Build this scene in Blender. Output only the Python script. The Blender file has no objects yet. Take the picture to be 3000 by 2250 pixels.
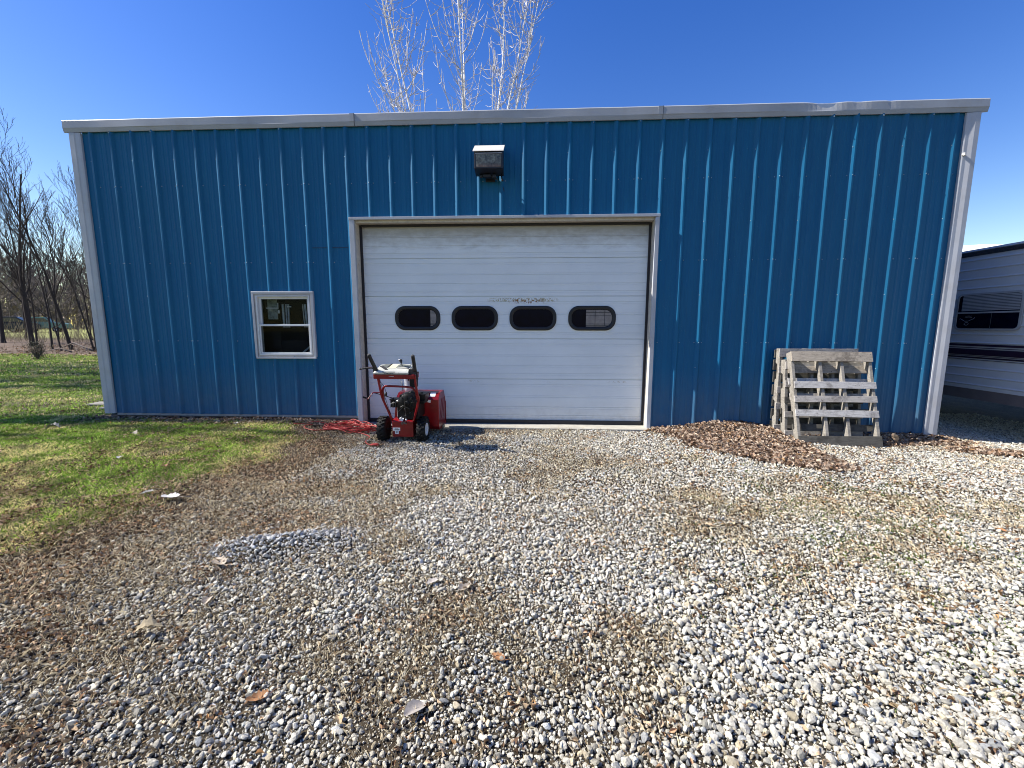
import bpy, math, random
import numpy as np
from mathutils import Vector, Matrix, Euler

random.seed(7)
RNG = np.random.default_rng(11)
sc = bpy.context.scene
COL = sc.collection
R = math.radians

# ------------------------------------------------------------------ helpers
def tag(o, label=None, cat=None, group=None, kind=None):
    if label: o['label'] = label
    if cat: o['category'] = cat
    if group: o['group'] = group
    if kind: o['kind'] = kind
    return o

def empty(name, loc=(0, 0, 0), rz=0.0):
    o = bpy.data.objects.new(name, None)
    o.empty_display_size = 0.2
    o.location = loc
    o.rotation_euler = (0, 0, rz)
    COL.objects.link(o)
    return o

def link_mesh(name, me, mats, parent=None):
    o = bpy.data.objects.new(name, me)
    if mats is not None:
        for m in (mats if isinstance(mats, (list, tuple)) else [mats]):
            me.materials.append(m)
    COL.objects.link(o)
    if parent: o.parent = parent
    return o

class MB:
    """collects shapes into one mesh"""
    def __init__(s, mi=0):
        s.v = []; s.f = []; s.m = []; s.sm = []; s.mi = mi
    def add(s, verts, faces, smooth=False, mi=None):
        n = len(s.v)
        s.v.extend([tuple(v) for v in verts])
        for f in faces:
            s.f.append(tuple(i + n for i in f)); s.m.append(s.mi if mi is None else mi); s.sm.append(smooth)
    def box(s, a, b, M=None, mi=None):
        x0, y0, z0 = a; x1, y1, z1 = b
        vs = [(x0,y0,z0),(x1,y0,z0),(x1,y1,z0),(x0,y1,z0),(x0,y0,z1),(x1,y0,z1),(x1,y1,z1),(x0,y1,z1)]
        if M is not None: vs = [tuple(M @ Vector(v)) for v in vs]
        s.add(vs, [(0,3,2,1),(4,5,6,7),(0,1,5,4),(1,2,6,5),(2,3,7,6),(3,0,4,7)], mi=mi)
    def cbox(s, c, d, rot=(0,0,0), mi=None):
        M = Matrix.Translation(c) @ Euler(rot).to_matrix().to_4x4()
        s.box((-d[0]/2,-d[1]/2,-d[2]/2),(d[0]/2,d[1]/2,d[2]/2), M, mi)
    def tube(s, pts, rad, n=8, cap=True, mi=None, smooth=True):
        pts = [Vector(p) for p in pts]
        k = len(pts)
        if not isinstance(rad, (list, tuple)): rad = [rad]*k
        rings = []
        up = None
        for i, p in enumerate(pts):
            t = (pts[min(i+1,k-1)] - pts[max(i-1,0)])
            if t.length < 1e-9: t = Vector((0,0,1))
            t.normalize()
            if up is None:
                up = Vector((0,0,1)) if abs(t.z) < .9 else Vector((1,0,0))
            a = t.cross(up)
            if a.length < 1e-6: a = t.cross(Vector((1,0.1,0)))
            a.normalize(); b = t.cross(a).normalized(); up = -b
            rings.append([p + (a*math.cos(2*math.pi*j/n) + b*math.sin(2*math.pi*j/n))*rad[i] for j in range(n)])
        vs = [v for r in rings for v in r]
        fs = []
        for i in range(k-1):
            for j in range(n):
                fs.append((i*n+j, (i+1)*n+j, (i+1)*n+(j+1)%n, i*n+(j+1)%n))
        s.add(vs, fs, smooth, mi)
        if cap:
            s.add(rings[0], [tuple(range(n))], False, mi); s.add(rings[-1], [tuple(range(n-1,-1,-1))], False, mi)
    def lathe(s, prof, c, axis='x', n=24, mi=None, smooth=True, cap=False):
        # prof: (along, radius)
        vs = []
        for a, r in prof:
            for j in range(n):
                t = 2*math.pi*j/n; u, w = r*math.cos(t), r*math.sin(t)
                if axis == 'x': vs.append((c[0]+a, c[1]+u, c[2]+w))
                elif axis == 'y': vs.append((c[0]+w, c[1]+a, c[2]+u))
                else: vs.append((c[0]+u, c[1]+w, c[2]+a))
        fs = []
        for i in range(len(prof)-1):
            for j in range(n):
                fs.append((i*n+j, i*n+(j+1)%n, (i+1)*n+(j+1)%n, (i+1)*n+j))
        s.add(vs, fs, smooth, mi)
    def prism(s, poly, a, b, axis='x', mi=None):
        # poly in the plane perpendicular to axis; x:(y,z) y:(x,z) z:(x,y)
        def P(u, w, t):
            return {'x': (t,u,w), 'y': (u,t,w), 'z': (u,w,t)}[axis]
        n = len(poly)
        vs = [P(u,w,a) for u,w in poly] + [P(u,w,b) for u,w in poly]
        fs = [tuple(range(n)), tuple(range(2*n-1,n-1,-1))] + [(i,(i+1)%n,n+(i+1)%n,n+i) for i in range(n)]
        s.add(vs, fs, False, mi)
    def sphere(s, c, r, n=10, mi=None):
        r = r if isinstance(r,(tuple,list)) else (r,r,r)
        vs=[]; fs=[]
        for i in range(n+1):
            ph = math.pi*i/n
            for j in range(2*n):
                th = math.pi*j/n
                vs.append((c[0]+r[0]*math.sin(ph)*math.cos(th), c[1]+r[1]*math.sin(ph)*math.sin(th), c[2]+r[2]*math.cos(ph)))
        m=2*n
        for i in range(n):
            for j in range(m):
                fs.append((i*m+j,(i+1)*m+j,(i+1)*m+(j+1)%m,i*m+(j+1)%m))
        s.add(vs, fs, True, mi)
    def build(s, name, mats, parent=None, bevel=0, seg=1):
        me = bpy.data.meshes.new(name)
        me.from_pydata(s.v, [], s.f)
        me.polygons.foreach_set('material_index', s.m)
        me.polygons.foreach_set('use_smooth', s.sm)
        import bmesh
        bm = bmesh.new(); bm.from_mesh(me)
        bmesh.ops.remove_doubles(bm, verts=bm.verts, dist=1e-5)
        bmesh.ops.recalc_face_normals(bm, faces=bm.faces)
        bm.to_mesh(me); bm.free()
        me.update()
        o = link_mesh(name, me, mats, parent)
        if bevel:
            md = o.modifiers.new('bevel', 'BEVEL'); md.width = bevel; md.segments = seg; md.limit_method = 'ANGLE'; md.angle_limit = R(40)
            md.harden_normals = False
        return o

def fast_mesh(name, V, F, C=None, smooth=False):
    """V (n,3), F (m,3) numpy; C (n,3) colours"""
    me = bpy.data.meshes.new(name)
    V = np.ascontiguousarray(V, np.float32); F = np.ascontiguousarray(F, np.int32)
    me.vertices.add(len(V)); me.vertices.foreach_set('co', V.ravel())
    me.loops.add(F.size); me.loops.foreach_set('vertex_index', F.ravel())
    me.polygons.add(len(F))
    k = F.shape[1]
    me.polygons.foreach_set('loop_start', np.arange(0, F.size, k, dtype=np.int32))
    me.polygons.foreach_set('use_smooth', np.full(len(F), smooth, bool))
    if C is not None:
        at = me.color_attributes.new('tint', 'FLOAT_COLOR', 'POINT')
        c4 = np.ones((len(V), 4), np.float32); c4[:, :3] = C
        at.data.foreach_set('color', c4.ravel())
    me.update(calc_edges=True)
    return me

def rotmats(ax, ay, az):
    cx,sx,cy,sy,cz,sz = np.cos(ax),np.sin(ax),np.cos(ay),np.sin(ay),np.cos(az),np.sin(az)
    M = np.empty((len(ax),3,3))
    M[:,0,0]=cz*cy; M[:,0,1]=cz*sy*sx-sz*cx; M[:,0,2]=cz*sy*cx+sz*sx
    M[:,1,0]=sz*cy; M[:,1,1]=sz*sy*sx+cz*cx; M[:,1,2]=sz*sy*cx-cz*sx
    M[:,2,0]=-sy;   M[:,2,1]=cy*sx;          M[:,2,2]=cy*cx
    return M

def scatter(templates, pick, pos, M, scl, colr):
    """returns V,F,C of all copies"""
    Vs=[];Fs=[];Cs=[];off=0
    for t,(tv,tf) in enumerate(templates):
        idx = np.nonzero(pick==t)[0]
        if not len(idx): continue
        w = tv[None,:,:]*scl[idx][:,None,:]
        w = np.einsum('nij,nkj->nki', M[idx], w) + pos[idx][:,None,:]
        n = len(idx); k = len(tv)
        Vs.append(w.reshape(-1,3))
        Fs.append((tf[None,:,:] + (np.arange(n)*k)[:,None,None]).reshape(-1,tf.shape[1]) + off)
        Cs.append(np.repeat(colr[idx], k, axis=0))
        off += n*k
    return np.concatenate(Vs), np.concatenate(Fs), np.concatenate(Cs)

# value noise
_tab = np.random.default_rng(5).random((256,256))
def vn(x, y, s, seed=0):
    x = np.asarray(x, float)/s + seed*17.3 + 1000; y = np.asarray(y, float)/s + seed*9.1 + 1000
    xi = np.floor(x).astype(int); yi = np.floor(y).astype(int)
    fx = x-xi; fy = y-yi; fx = fx*fx*(3-2*fx); fy = fy*fy*(3-2*fy)
    a=_tab[xi%256,yi%256]; b=_tab[(xi+1)%256,yi%256]; c=_tab[xi%256,(yi+1)%256]; d=_tab[(xi+1)%256,(yi+1)%256]
    return (a*(1-fx)+b*fx)*(1-fy)+(c*(1-fx)+d*fx)*fy
def fbm(x, y, s, seed=0, o=3):
    t=0; w=0
    for i in range(o):
        t = t + vn(x,y,s/2**i,seed+i)*0.5**i; w += 0.5**i
    return t/w
def sstep(a, b, x):
    t = np.clip((np.asarray(x,float)-a)/(b-a), 0, 1); return t*t*(3-2*t)

# ------------------------------------------------------------------ materials
class NT:
    def __init__(s, name):
        s.m = bpy.data.materials.new(name); s.m.use_nodes = True
        s.nt = s.m.node_tree; s.b = s.nt.nodes['Principled BSDF']
    def n(s, t, **k):
        nd = s.nt.nodes.new(t)
        for a, v in k.items():
            if a in ('operation','blend_type','noise_dimensions','feature','wave_type','bands_direction','data_type','attribute_name','distance','interpolation_type','clamp'):
                try: setattr(nd, a, v)
                except Exception: pass
            elif a.startswith('i_'):
                nd.inputs[int(a[2:])].default_value = v
            else:
                nd.inputs[a.replace('_',' ')].default_value = v
        return nd
    def l(s, a, b): s.nt.links.new(a, b)
    def coord(s, scale=(1,1,1)):
        tc = s.nt.nodes.new('ShaderNodeTexCoord'); mp = s.nt.nodes.new('ShaderNodeMapping')
        mp.inputs['Scale'].default_value = scale
        s.l(tc.outputs['Object'], mp.inputs['Vector']); return mp.outputs['Vector']
    def noise(s, vec, scale, detail=4, rough=.55):
        n = s.nt.nodes.new('ShaderNodeTexNoise'); n.inputs['Scale'].default_value = scale
        n.inputs['Detail'].default_value = detail; n.inputs['Roughness'].default_value = rough
        s.l(vec, n.inputs['Vector']); return n.outputs['Fac']
    def ramp(s, fac, stops):
        r = s.nt.nodes.new('ShaderNodeValToRGB'); e = r.color_ramp.elements
        while len(e) < len(stops): e.new(.5)
        for i,(p,c) in enumerate(stops):
            e[i].position = p; e[i].color = (*c,1) if len(c)==3 else c
        s.l(fac, r.inputs['Fac']); return r.outputs['Color']
    def mix(s, fac, a, b, mode='MIX'):
        m = s.nt.nodes.new('ShaderNodeMix'); m.data_type='RGBA'; m.blend_type = mode
        for k,v in ((0,fac),(6,a),(7,b)):
            if isinstance(v, (int,float)): m.inputs[k].default_value = v
            elif isinstance(v, tuple): m.inputs[k].default_value = (*v,1)
            else: s.l(v, m.inputs[k])
        return m.outputs[2]
    def math(s, op, a, b=0.0, c=None):
        m = s.nt.nodes.new('ShaderNodeMath'); m.operation = op
        for k,v in ((0,a),(1,b)) + (((2,c),) if c is not None else ()):
            if isinstance(v,(int,float)): m.inputs[k].default_value = v
            else: s.l(v, m.inputs[k])
        return m.outputs[0]
    def mrange(s, v, a, b, c=0., d=1.):
        m = s.nt.nodes.new('ShaderNodeMapRange'); s.l(v, m.inputs[0])
        for i,x in enumerate((a,b,c,d)): m.inputs[i+1].default_value = x
        return m.outputs[0]
    def bump(s, h, strength=.3, dist=.01):
        b = s.nt.nodes.new('ShaderNodeBump'); b.inputs['Strength'].default_value = strength; b.inputs['Distance'].default_value = dist
        s.l(h, b.inputs['Height']); s.l(b.outputs['Normal'], s.b.inputs['Normal'])
    def base(s, c):
        if isinstance(c, tuple): s.b.inputs['Base Color'].default_value = (*c,1)
        else: s.l(c, s.b.inputs['Base Color'])
    def set(s, rough=.5, metal=0., spec=.5):
        s.b.inputs['Roughness'].default_value = rough; s.b.inputs['Metallic'].default_value = metal
        s.b.inputs['Specular IOR Level'].default_value = spec; return s.m

def paint(name, c, rough=.5, metal=0., var=.12, scale=6., bump=0., bscale=60., spec=.5, dirt=None, dscale=3., damt=.5, stretch=(1,1,1)):
    t = NT(name); v = t.coord(stretch)
    f = t.noise(v, scale, 5)
    lo = tuple(x*(1-var) for x in c); hi = tuple(min(1,x*(1+var)) for x in c)
    col = t.ramp(f, [(.3,lo),(.7,hi)])
    if dirt:
        g = t.noise(v, dscale, 6, .65)
        g = t.mrange(g, .5, .72, 0, damt)
        col = t.mix(g, col, dirt)
    t.base(col)
    if bump: t.bump(t.noise(v, bscale, 3), bump, .002)
    return t.set(rough, metal, spec)

M = {}
# blue ribbed steel: weathered, faint vertical streaks
def blue_metal():
    t = NT('blue_painted_steel')
    v = t.coord((1,1,.12)); v2 = t.coord((1,1,1))
    tc = t.nt.nodes.new('ShaderNodeTexCoord'); sx = t.nt.nodes.new('ShaderNodeSeparateXYZ'); t.l(tc.outputs['Object'], sx.inputs[0])
    st = t.noise(v, 9, 6, .6)
    big = t.noise(v2, .8, 3)
    c = t.ramp(st, [(.25,(.003,.098,.225)),(.75,(.006,.128,.270))])
    c = t.mix(t.mrange(big,.35,.7,0,.4), c, (.012,.115,.22))
    sp = t.noise(v2, 70, 2)
    c = t.mix(t.mrange(sp,.68,.74,0,.25), c, (.25,.35,.42))
    fx = t.math('MULTIPLY', t.mrange(sx.outputs['X'],6.5,12,0,.5), t.mrange(t.noise(v,5,4,.6),.35,.7,.2,1))
    c = t.mix(fx, c, (.028,.115,.19))  # greyer paint towards the right stands in for ground bounce
    # splash dust close to the ground
    dz = t.mrange(sx.outputs['Z'], .75, -.1, 0, .40)
    c = t.mix(t.math('MULTIPLY', dz, t.noise(v2, 5, 4)), c, (.25,.22,.18))
    t.base(c); t.bump(t.noise(t.coord((1,1,.35)), 4.5, 3), .18, .01)
    t.b.inputs['Coat Weight'].default_value=.0; t.b.inputs['Coat Roughness'].default_value=.45; t.b.inputs['Coat IOR'].default_value=1.6
    return t.set(.5, 0, .20)
M['blue'] = blue_metal()
M['trim'] = paint('grey_white_trim', (.43,.44,.47), .45, 0, .06, 4, dirt=(.33,.30,.27), dscale=5, damt=.35, bump=.05, bscale=3)
M['fascia'] = paint('weathered_fascia', (.33,.345,.37), .42, .0, .08, 2.5, dirt=(.26,.25,.23), dscale=4, damt=.4, bump=.25, bscale=2.5)
M['beige'] = paint('dusty_beige_trim', (.52,.47,.40), .6, 0, .12, 12, dirt=(.27,.21,.15), dscale=20, damt=.5)
def door_mat():
    t = NT('white_garage_door')
    tc = t.nt.nodes.new('ShaderNodeTexCoord'); sx = t.nt.nodes.new('ShaderNodeSeparateXYZ'); t.l(tc.outputs['Object'], sx.inputs[0])
    v = t.coord((1,1,1))
    c = t.ramp(t.noise(v, 2.2, 4), [(.3,(.70,.735,.75)),(.7,(.76,.795,.81))])
    # grime washed down from the header
    n = t.noise(t.coord((1,1,2.5)), 6, 6, .65)
    zz = t.math('ADD', sx.outputs['Z'], t.math('MULTIPLY', n, .35))
    g = t.mrange(zz, 2.58, 2.86, 0, .75)
    c = t.mix(g, c, (.27,.235,.185))
    # fine horizontal scratches / dust streaks
    sc_ = t.noise(t.coord((.6,1,26)), 8, 4, .7)
    c = t.mix(t.mrange(sc_,.57,.75,0,.30), c, (.40,.40,.42))
    # rust and lichen specks above the windows and lower band
    def patch(x0,x1,z0,z1,col,thr,amt,scale=34):
        nonlocal c
        ax = t.math('MULTIPLY', t.mrange(sx.outputs['X'],x0,x0+.12,0,1), t.mrange(sx.outputs['X'],x1-.12,x1,1,0))
        az = t.math('MULTIPLY', t.mrange(sx.outputs['Z'],z0,z0+.02,0,1), t.mrange(sx.outputs['Z'],z1-.02,z1,1,0))
        m = t.math('MULTIPLY', ax, az)
        nn = t.mrange(t.noise(v, scale, 5, .7), thr, thr+.07, 0, amt)
        c = t.mix(t.math('MULTIPLY', m, nn), c, col)
    patch(5.55,6.62,1.665,1.735,(.34,.31,.17),.46,.9)
    patch(5.85,6.45,1.640,1.725,(.22,.09,.02),.52,1.0)
    patch(5.20,5.50,.485,.535,(.42,.38,.26),.50,.6)
    patch(6.35,6.6,.485,.525,(.42,.40,.30),.52,.5)
    patch(7.30,7.7,.495,.535,(.40,.34,.22),.50,.7)
    bot = t.mrange(sx.outputs['Z'], .25, -.08, 0, .6)
    c = t.mix(t.math('MULTIPLY', bot, t.noise(v, 12, 4)), c, (.3,.26,.22))
    t.base(c); t.bump(t.noise(v, 2.0, 2), .06, .01)
    return t.set(.42)
M['door'] = door_mat()
M['black'] = paint('black_rubber', (.012,.012,.014), .6, 0, .2, 20, bump=.1)
M['seal'] = paint('dark_seal', (.02,.018,.022), .7, 0, .2, 20)
M['concrete'] = paint('concrete', (.34,.32,.27), .9, 0, .12, 9, bump=.5, bscale=50, dirt=(.22,.19,.15), dscale=6, damt=.5)
M['footing'] = paint('damp_footing', (.16,.14,.12), .95, 0, .2, 9, bump=.5, bscale=40)
M['kick'] = paint('base_channel', (.30,.29,.28), .6, 0, .15, 6, dirt=(.2,.15,.12), dscale=10, damt=.6)
M['vinyl'] = paint('window_vinyl', (.66,.66,.66), .4, 0, .04, 8, dirt=(.40,.37,.33), dscale=9, damt=.35)
M['vinyl_d'] = paint('window_vinyl_shadowline', (.46,.42,.40), .5, 0, .08, 8)
M['darkpane'] = paint('dark_tinted_pane', (.002,.003,.012), .06, 0, .3, 8, spec=.04)
M['interior_sheet'] = paint('lit_interior_brown', (.24,.21,.19), .8, 0, .25, 14, bump=.2)  # brown of the sunlit interior, painted onto the door glass
M['interior_line'] = paint('interior_grid_dark', (.02,.02,.022), .7)  # grid lines of that interior view, no real bars
M['cloth'] = paint('dim_grey_curtain', (.42,.44,.42), .9, 0, .3, 14)
M['dirty_sheet'] = paint('dusty_poly_sheet', (.30,.34,.30), .8, 0, .5, 22)
M['pale'] = paint('pale_plastic', (.7,.7,.68), .5)
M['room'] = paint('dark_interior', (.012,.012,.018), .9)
def glass():
    t = NT('window_glass'); nt = t.nt
    nt.nodes.remove(t.b)
    g = nt.nodes.new('ShaderNodeBsdfGlossy'); g.inputs['Roughness'].default_value = .02
    tr = nt.nodes.new('ShaderNodeBsdfTransparent'); tr.inputs['Color'].default_value = (.80,.84,.86,1)
    lw = nt.nodes.new('ShaderNodeFresnel'); lw.inputs['IOR'].default_value = 1.13
    mx = nt.nodes.new('ShaderNodeMixShader')
    nt.links.new(lw.outputs[0], mx.inputs[0]); nt.links.new(tr.outputs[0], mx.inputs[1]); nt.links.new(g.outputs[0], mx.inputs[2])
    nt.links.new(mx.outputs[0], nt.nodes['Material Output'].inputs['Surface'])
    return t.m
M['glass'] = glass()
M['hood'] = paint('cream_lamp_hood', (.50,.48,.44), .5, 0, .05, 6)
M['lamp_black'] = paint('bronze_black_housing', (.008,.008,.014), .45, 0, .2, 20)
def lens():
    t = NT('grimy_lamp_lens'); v = t.coord()
    a = t.noise(v, 22, 6, .7)
    c = t.ramp(a, [(.3,(.012,.012,.010)),(.45,(.09,.085,.06)),(.56,(.17,.165,.12)),(.72,(.34,.34,.28))])
    tc = t.nt.nodes.new('ShaderNodeTexCoord'); sx = t.nt.nodes.new('ShaderNodeSeparateXYZ'); t.l(tc.outputs['Object'], sx.inputs[0])
    z = t.mrange(sx.outputs['Z'], 3.41, 3.37, 0, .8)
    c = t.mix(t.math('MULTIPLY', z, t.noise(v, 40, 3)), c, (.28,.14,.07))
    t.base(c); return t.set(.12)
M['lens'] = lens()
M['screw'] = paint('screw_head', (.30,.38,.45), .35, .6)
M['roofm'] = paint('galvanised_roof', (.5,.5,.5), .4, .6)

# ------------------------------------------------------------------ terrain
def H(x, y):
    x = np.asarray(x, float); y = np.asarray(y, float)
    z = -0.055 - 0.085*sstep(2.4, 4.4, x + .25*(fbm(x,y,1.2,3)-.5))
    z = z - 0.05*sstep(8.5, 11.5, x) - 0.13*sstep(11.2, 13.6, x)
    z = z - 0.02*sstep(-2, -6, y)
    # far ground rises gently
    d = np.hypot(x-6.2, y+6.1)
    z = z + 0.66*sstep(30, 85, d) + 4.0*sstep(110, 420, d)*0.2
    # unevenness
    z = z + .035*(fbm(x,y,.9,1)-.5) + .05*(fbm(x,y,3.2,2)-.5)*sstep(.3,2,np.abs(y)+np.abs(np.clip(x,-1,4)-x))
    # lawn lip above the drive
    # clean gravel heap
    ux = (x-4.56)*.96 + (y+3.47)*.28; uy = -(x-4.56)*.28 + (y+3.47)*.96
    z = z + .075*np.exp(-(ux/.42)**4 - (uy/.13)**2)
    z = z + leaf_h(x, y)
    return z
def leaf_h(x, y):
    a = .095*np.exp(-((x-9.0)/.60)**2 - ((y-.0)/.42)**2)
    b = .035*np.exp(-((x-9.0)/.55)**2 - ((y+.50)/.55)**2)
    c = .04*np.exp(-((x-10.2)/.50)**2 - ((y+.30)/.20)**2)
    return np.maximum(a, b) + c

# lawn edge: x of the border as a function of y
def lawn_x(y):
    e = np.interp(y, [-5.2,-4.3,-4.0,-3.7,-3.4,-3.0,-2.6,-2.2,-1.6,-.9,-.4,.0], [1.6,2.4,2.8,2.95,3.0,3.12,3.18,3.28,3.40,3.30,3.10,2.9])
    return e
def grass_mask(x, y):
    e = lawn_x(y) + .75*(fbm(x,y,.45,21,4)-.5)
    g = sstep(.16, -.14, x - e)*(.35+.65*sstep(.22,.42,fbm(x,y,.42,23,4)))
    g = g*sstep(-.10, -.32, y - .12*(fbm(x,y,.5,8)-.5)) * (np.asarray(x) > -.4) + g*(np.asarray(x) <= -.4)
    return g
def gravel_mask(x, y):
    e = lawn_x(y) + .42 + .5*(fbm(x,y,.6,31)-.5)
    return sstep(-.12, .35, x - e)
def brown_mask(x, y):
    """straw and soil between the stones"""
    n = .55*fbm(x, y, .34, 41, 4) + .45*fbm(x, y, 1.3, 43, 3)
    near_lawn = sstep(1.3, .0, x-(lawn_x(y)+.4))
    left = sstep(6.0, 4.2, x + .25*(y+5))
    b = sstep(.42, .68, n + .18*near_lawn + .02*left - .07*sstep(6.6,8.2,x) - .04*sstep(-2.6,-1.0,y))*.85
    k = sstep(.34,.60,fbm(x,y,.30,44,4))
    m = np.exp(-((x-6.75)/.8)**2 - ((y+1.7)/1.0)**2)
    m2 = np.exp(-((x-5.9)/1.5)**2 - ((y+.65)/.5)**2)
    m3 = np.exp(-((x-5.85)/.28)**2 - ((y+4.15)/.5)**2)
    b = np.maximum(b, np.maximum(np.maximum(.8*m,.7*m2),m3)*k)
    hp = np.exp(-(((x-4.56)*.96+(y+3.47)*.28)/.5)**4 - ((-(x-4.56)*.28+(y+3.47)*.96)/.17)**2)
    return np.clip(b*(1-hp), 0, 1)
def litter_mask(x, y):
    n = .9*(fbm(x,y,.28,52,4)-.5)
    def el(cx,cy,rx,ry,q=0): 
        u=(x-cx)+q*(y-cy); return 1-np.sqrt((u/rx)**2+((y-cy)/ry)**2)
    a = np.maximum.reduce([el(8.85,-.10,1.0,.60), el(8.85,-.65,.80,.65,.25), el(9.05,-1.15,.52,.60,.35)*.85, el(10.9,-.28,1.2,.34)*.9, el(12.1,-.75,.9,.16,.3)*.9])
    return sstep(-.04,.16,a+n*.5)
def grid_axis(segs):
    out = []
    for a, b, st in segs:
        out += list(np.arange(a, b-1e-6, st))
    out.append(segs[-1][1]); return np.array(out)
gx = grid_axis([(-420,-120,40),(-120,-40,8),(-40,-12,1.2),(-12,0,.25),(0,13.6,.05),(13.6,20,.5),(20,60,5),(60,420,40)])
gy = grid_axis([(-60,-12,8),(-12,-6,.5),(-6,.6,.05),(.6,12,.3),(12,45,1.5),(45,120,6),(120,560,40)])
X, Y = np.meshgrid(gx, gy)
Z = H(X, Y)
Zc = Z.copy(); inside = (X>-.2)&(X<11.75)&(Y>.1)&(Y<8.9); Zc[inside] = -.35
V = np.stack([X.ravel(), Y.ravel(), Zc.ravel()], 1)
nx, ny = len(gx), len(gy)
ii = (np.arange(ny-1)[:,None]*nx + np.arange(nx-1)[None,:]).ravel()
F = np.stack([ii, ii+1, ii+nx+1, ii+nx], 1)
xf, yf = X.ravel(), Y.ravel()
gm = grass_mask(xf, yf)
wood = sstep(11.5, 13.2, yf + .5*(fbm(xf,yf,2,61)-.5)*2)*sstep(31, 26, yf)*sstep(-4,-9,xf)
vm = gravel_mask(xf, yf)*(1-gm)
bm_ = brown_mask(xf, yf)
fc = np.zeros((len(V),3))
soil = np.array([.085,.058,.036]); grs = np.array([.085,.115,.025]); grs2 = np.array([.20,.18,.07]); grav = np.array([.20,.165,.115])
n1 = fbm(xf,yf,.35,71)[:,None]; n2 = fbm(xf,yf,2.2,72)[:,None]
soil*=.5; grs*=.62; grs2*=.55; grav*=.22  # gravel base taken near black to paint the shade between stones
fc[:] = soil*(.6+.9*n1)
gc = grs*(1-n2)+grs2*n2
far_l = sstep(27, 33, yf)[:,None]
gc = gc*(1-far_l) + np.array([.24,.25,.08])*far_l
fc = fc*(1-gm[:,None]) + gc*gm[:,None]
fc = fc*(1-vm[:,None]) + (grav*(1-bm_[:,None]) + np.array([.052,.037,.022])*bm_[:,None])*vm[:,None]
fc = fc*(1-wood[:,None]) + np.array([.10,.07,.05])*(.6+.8*n1)*wood[:,None]
lit = litter_mask(xf, yf)[:,None]
fc = fc*(1-lit) + np.array([.06,.037,.022])*lit
me = fast_mesh('ground', V, F, fc, True)
t = NT('ground_soil')
at = t.nt.nodes.new('ShaderNodeVertexColor'); at.layer_name = 'tint'
v = t.coord()
nn = t.noise(v, 28, 8, .7); nb = t.noise(v, 3.5, 6, .7)
c = t.mix(1.0, at.outputs['Color'], t.ramp(nn, [(.25,(.35,.35,.35)),(.5,(1,1,1)),(.75,(1.9,1.85,1.75))]), 'MULTIPLY')
c = t.mix(1.0, c, t.ramp(nb, [(.3,(.6,.6,.6)),(.7,(1.35,1.35,1.35))]), 'MULTIPLY')
t.base(c); t.bump(t.noise(v, 45, 6, .75), .8, .02)
M['ground'] = t.set(.95, 0, .2)
g = link_mesh('ground', me, M['ground']); tag(g, kind='structure')

# tinted scatter material
def tint_mat(name, rough=.85, spec=.3, nscale=90, lo=.7, hi=1.25, bump=.0, trans=0):
    t = NT(name)
    at = t.nt.nodes.new('ShaderNodeVertexColor'); at.layer_name = 'tint'
    v = t.coord()
    n_ = t.noise(v, nscale, 4, .65)
    c = t.mix(1.0, at.outputs['Color'], t.ramp(n_, [(.3,(lo,lo,lo)),(.7,(hi,hi,hi))]), 'MULTIPLY')
    t.base(c)
    if bump: t.bump(t.noise(v, nscale*1.5, 5, .75), bump, .006)
    m = t.set(rough, 0, spec)
    if trans:
        tl = t.nt.nodes.new('ShaderNodeBsdfTranslucent'); t.l(c, tl.inputs['Color'])
        mx = t.nt.nodes.new('ShaderNodeMixShader'); mx.inputs[0].default_value = trans
        t.l(t.b.outputs[0], mx.inputs[1]); t.l(tl.outputs[0], mx.inputs[2]); t.l(mx.outputs[0], t.nt.nodes['Material Output'].inputs['Surface'])
    return m
M['stone'] = tint_mat('limestone', .9, .2, 130, .72, 1.15, .9)
M['blade'] = tint_mat('grass_blade', .8, .2, 20, .8, 1.2, 0, .25)
M['leafm'] = tint_mat('dry_leaf', .85, .2, 60, .7, 1.25, .3, .2)

# ------------------------------------------------------------------ gravel
def ico(sub):
    import bmesh
    bm = bmesh.new(); bmesh.ops.create_icosphere(bm, subdivisions=sub, radius=1)
    v = np.array([x.co[:] for x in bm.verts]); f = np.array([[q.index for q in x.verts] for x in bm.faces]); bm.free()
    return v, f
def rock(sub, seed):
    r = np.random.default_rng(seed); v, f = ico(sub)
    K = 9 if sub==2 else 7
    nrm = r.normal(size=(K,3)); nrm /= np.linalg.norm(nrm,axis=1)[:,None]; d = r.uniform(.48,.92,K)
    dots = v@nrm.T
    rad = np.min(np.where(dots>.05, d/np.maximum(dots,.05), 9), axis=1)
    rad = np.minimum(rad, 1.05)
    return v*rad[:,None], f
near_t = [rock(2, s) for s in range(14)]
far_t = [rock(1, s+50) for s in range(14)]

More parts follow.
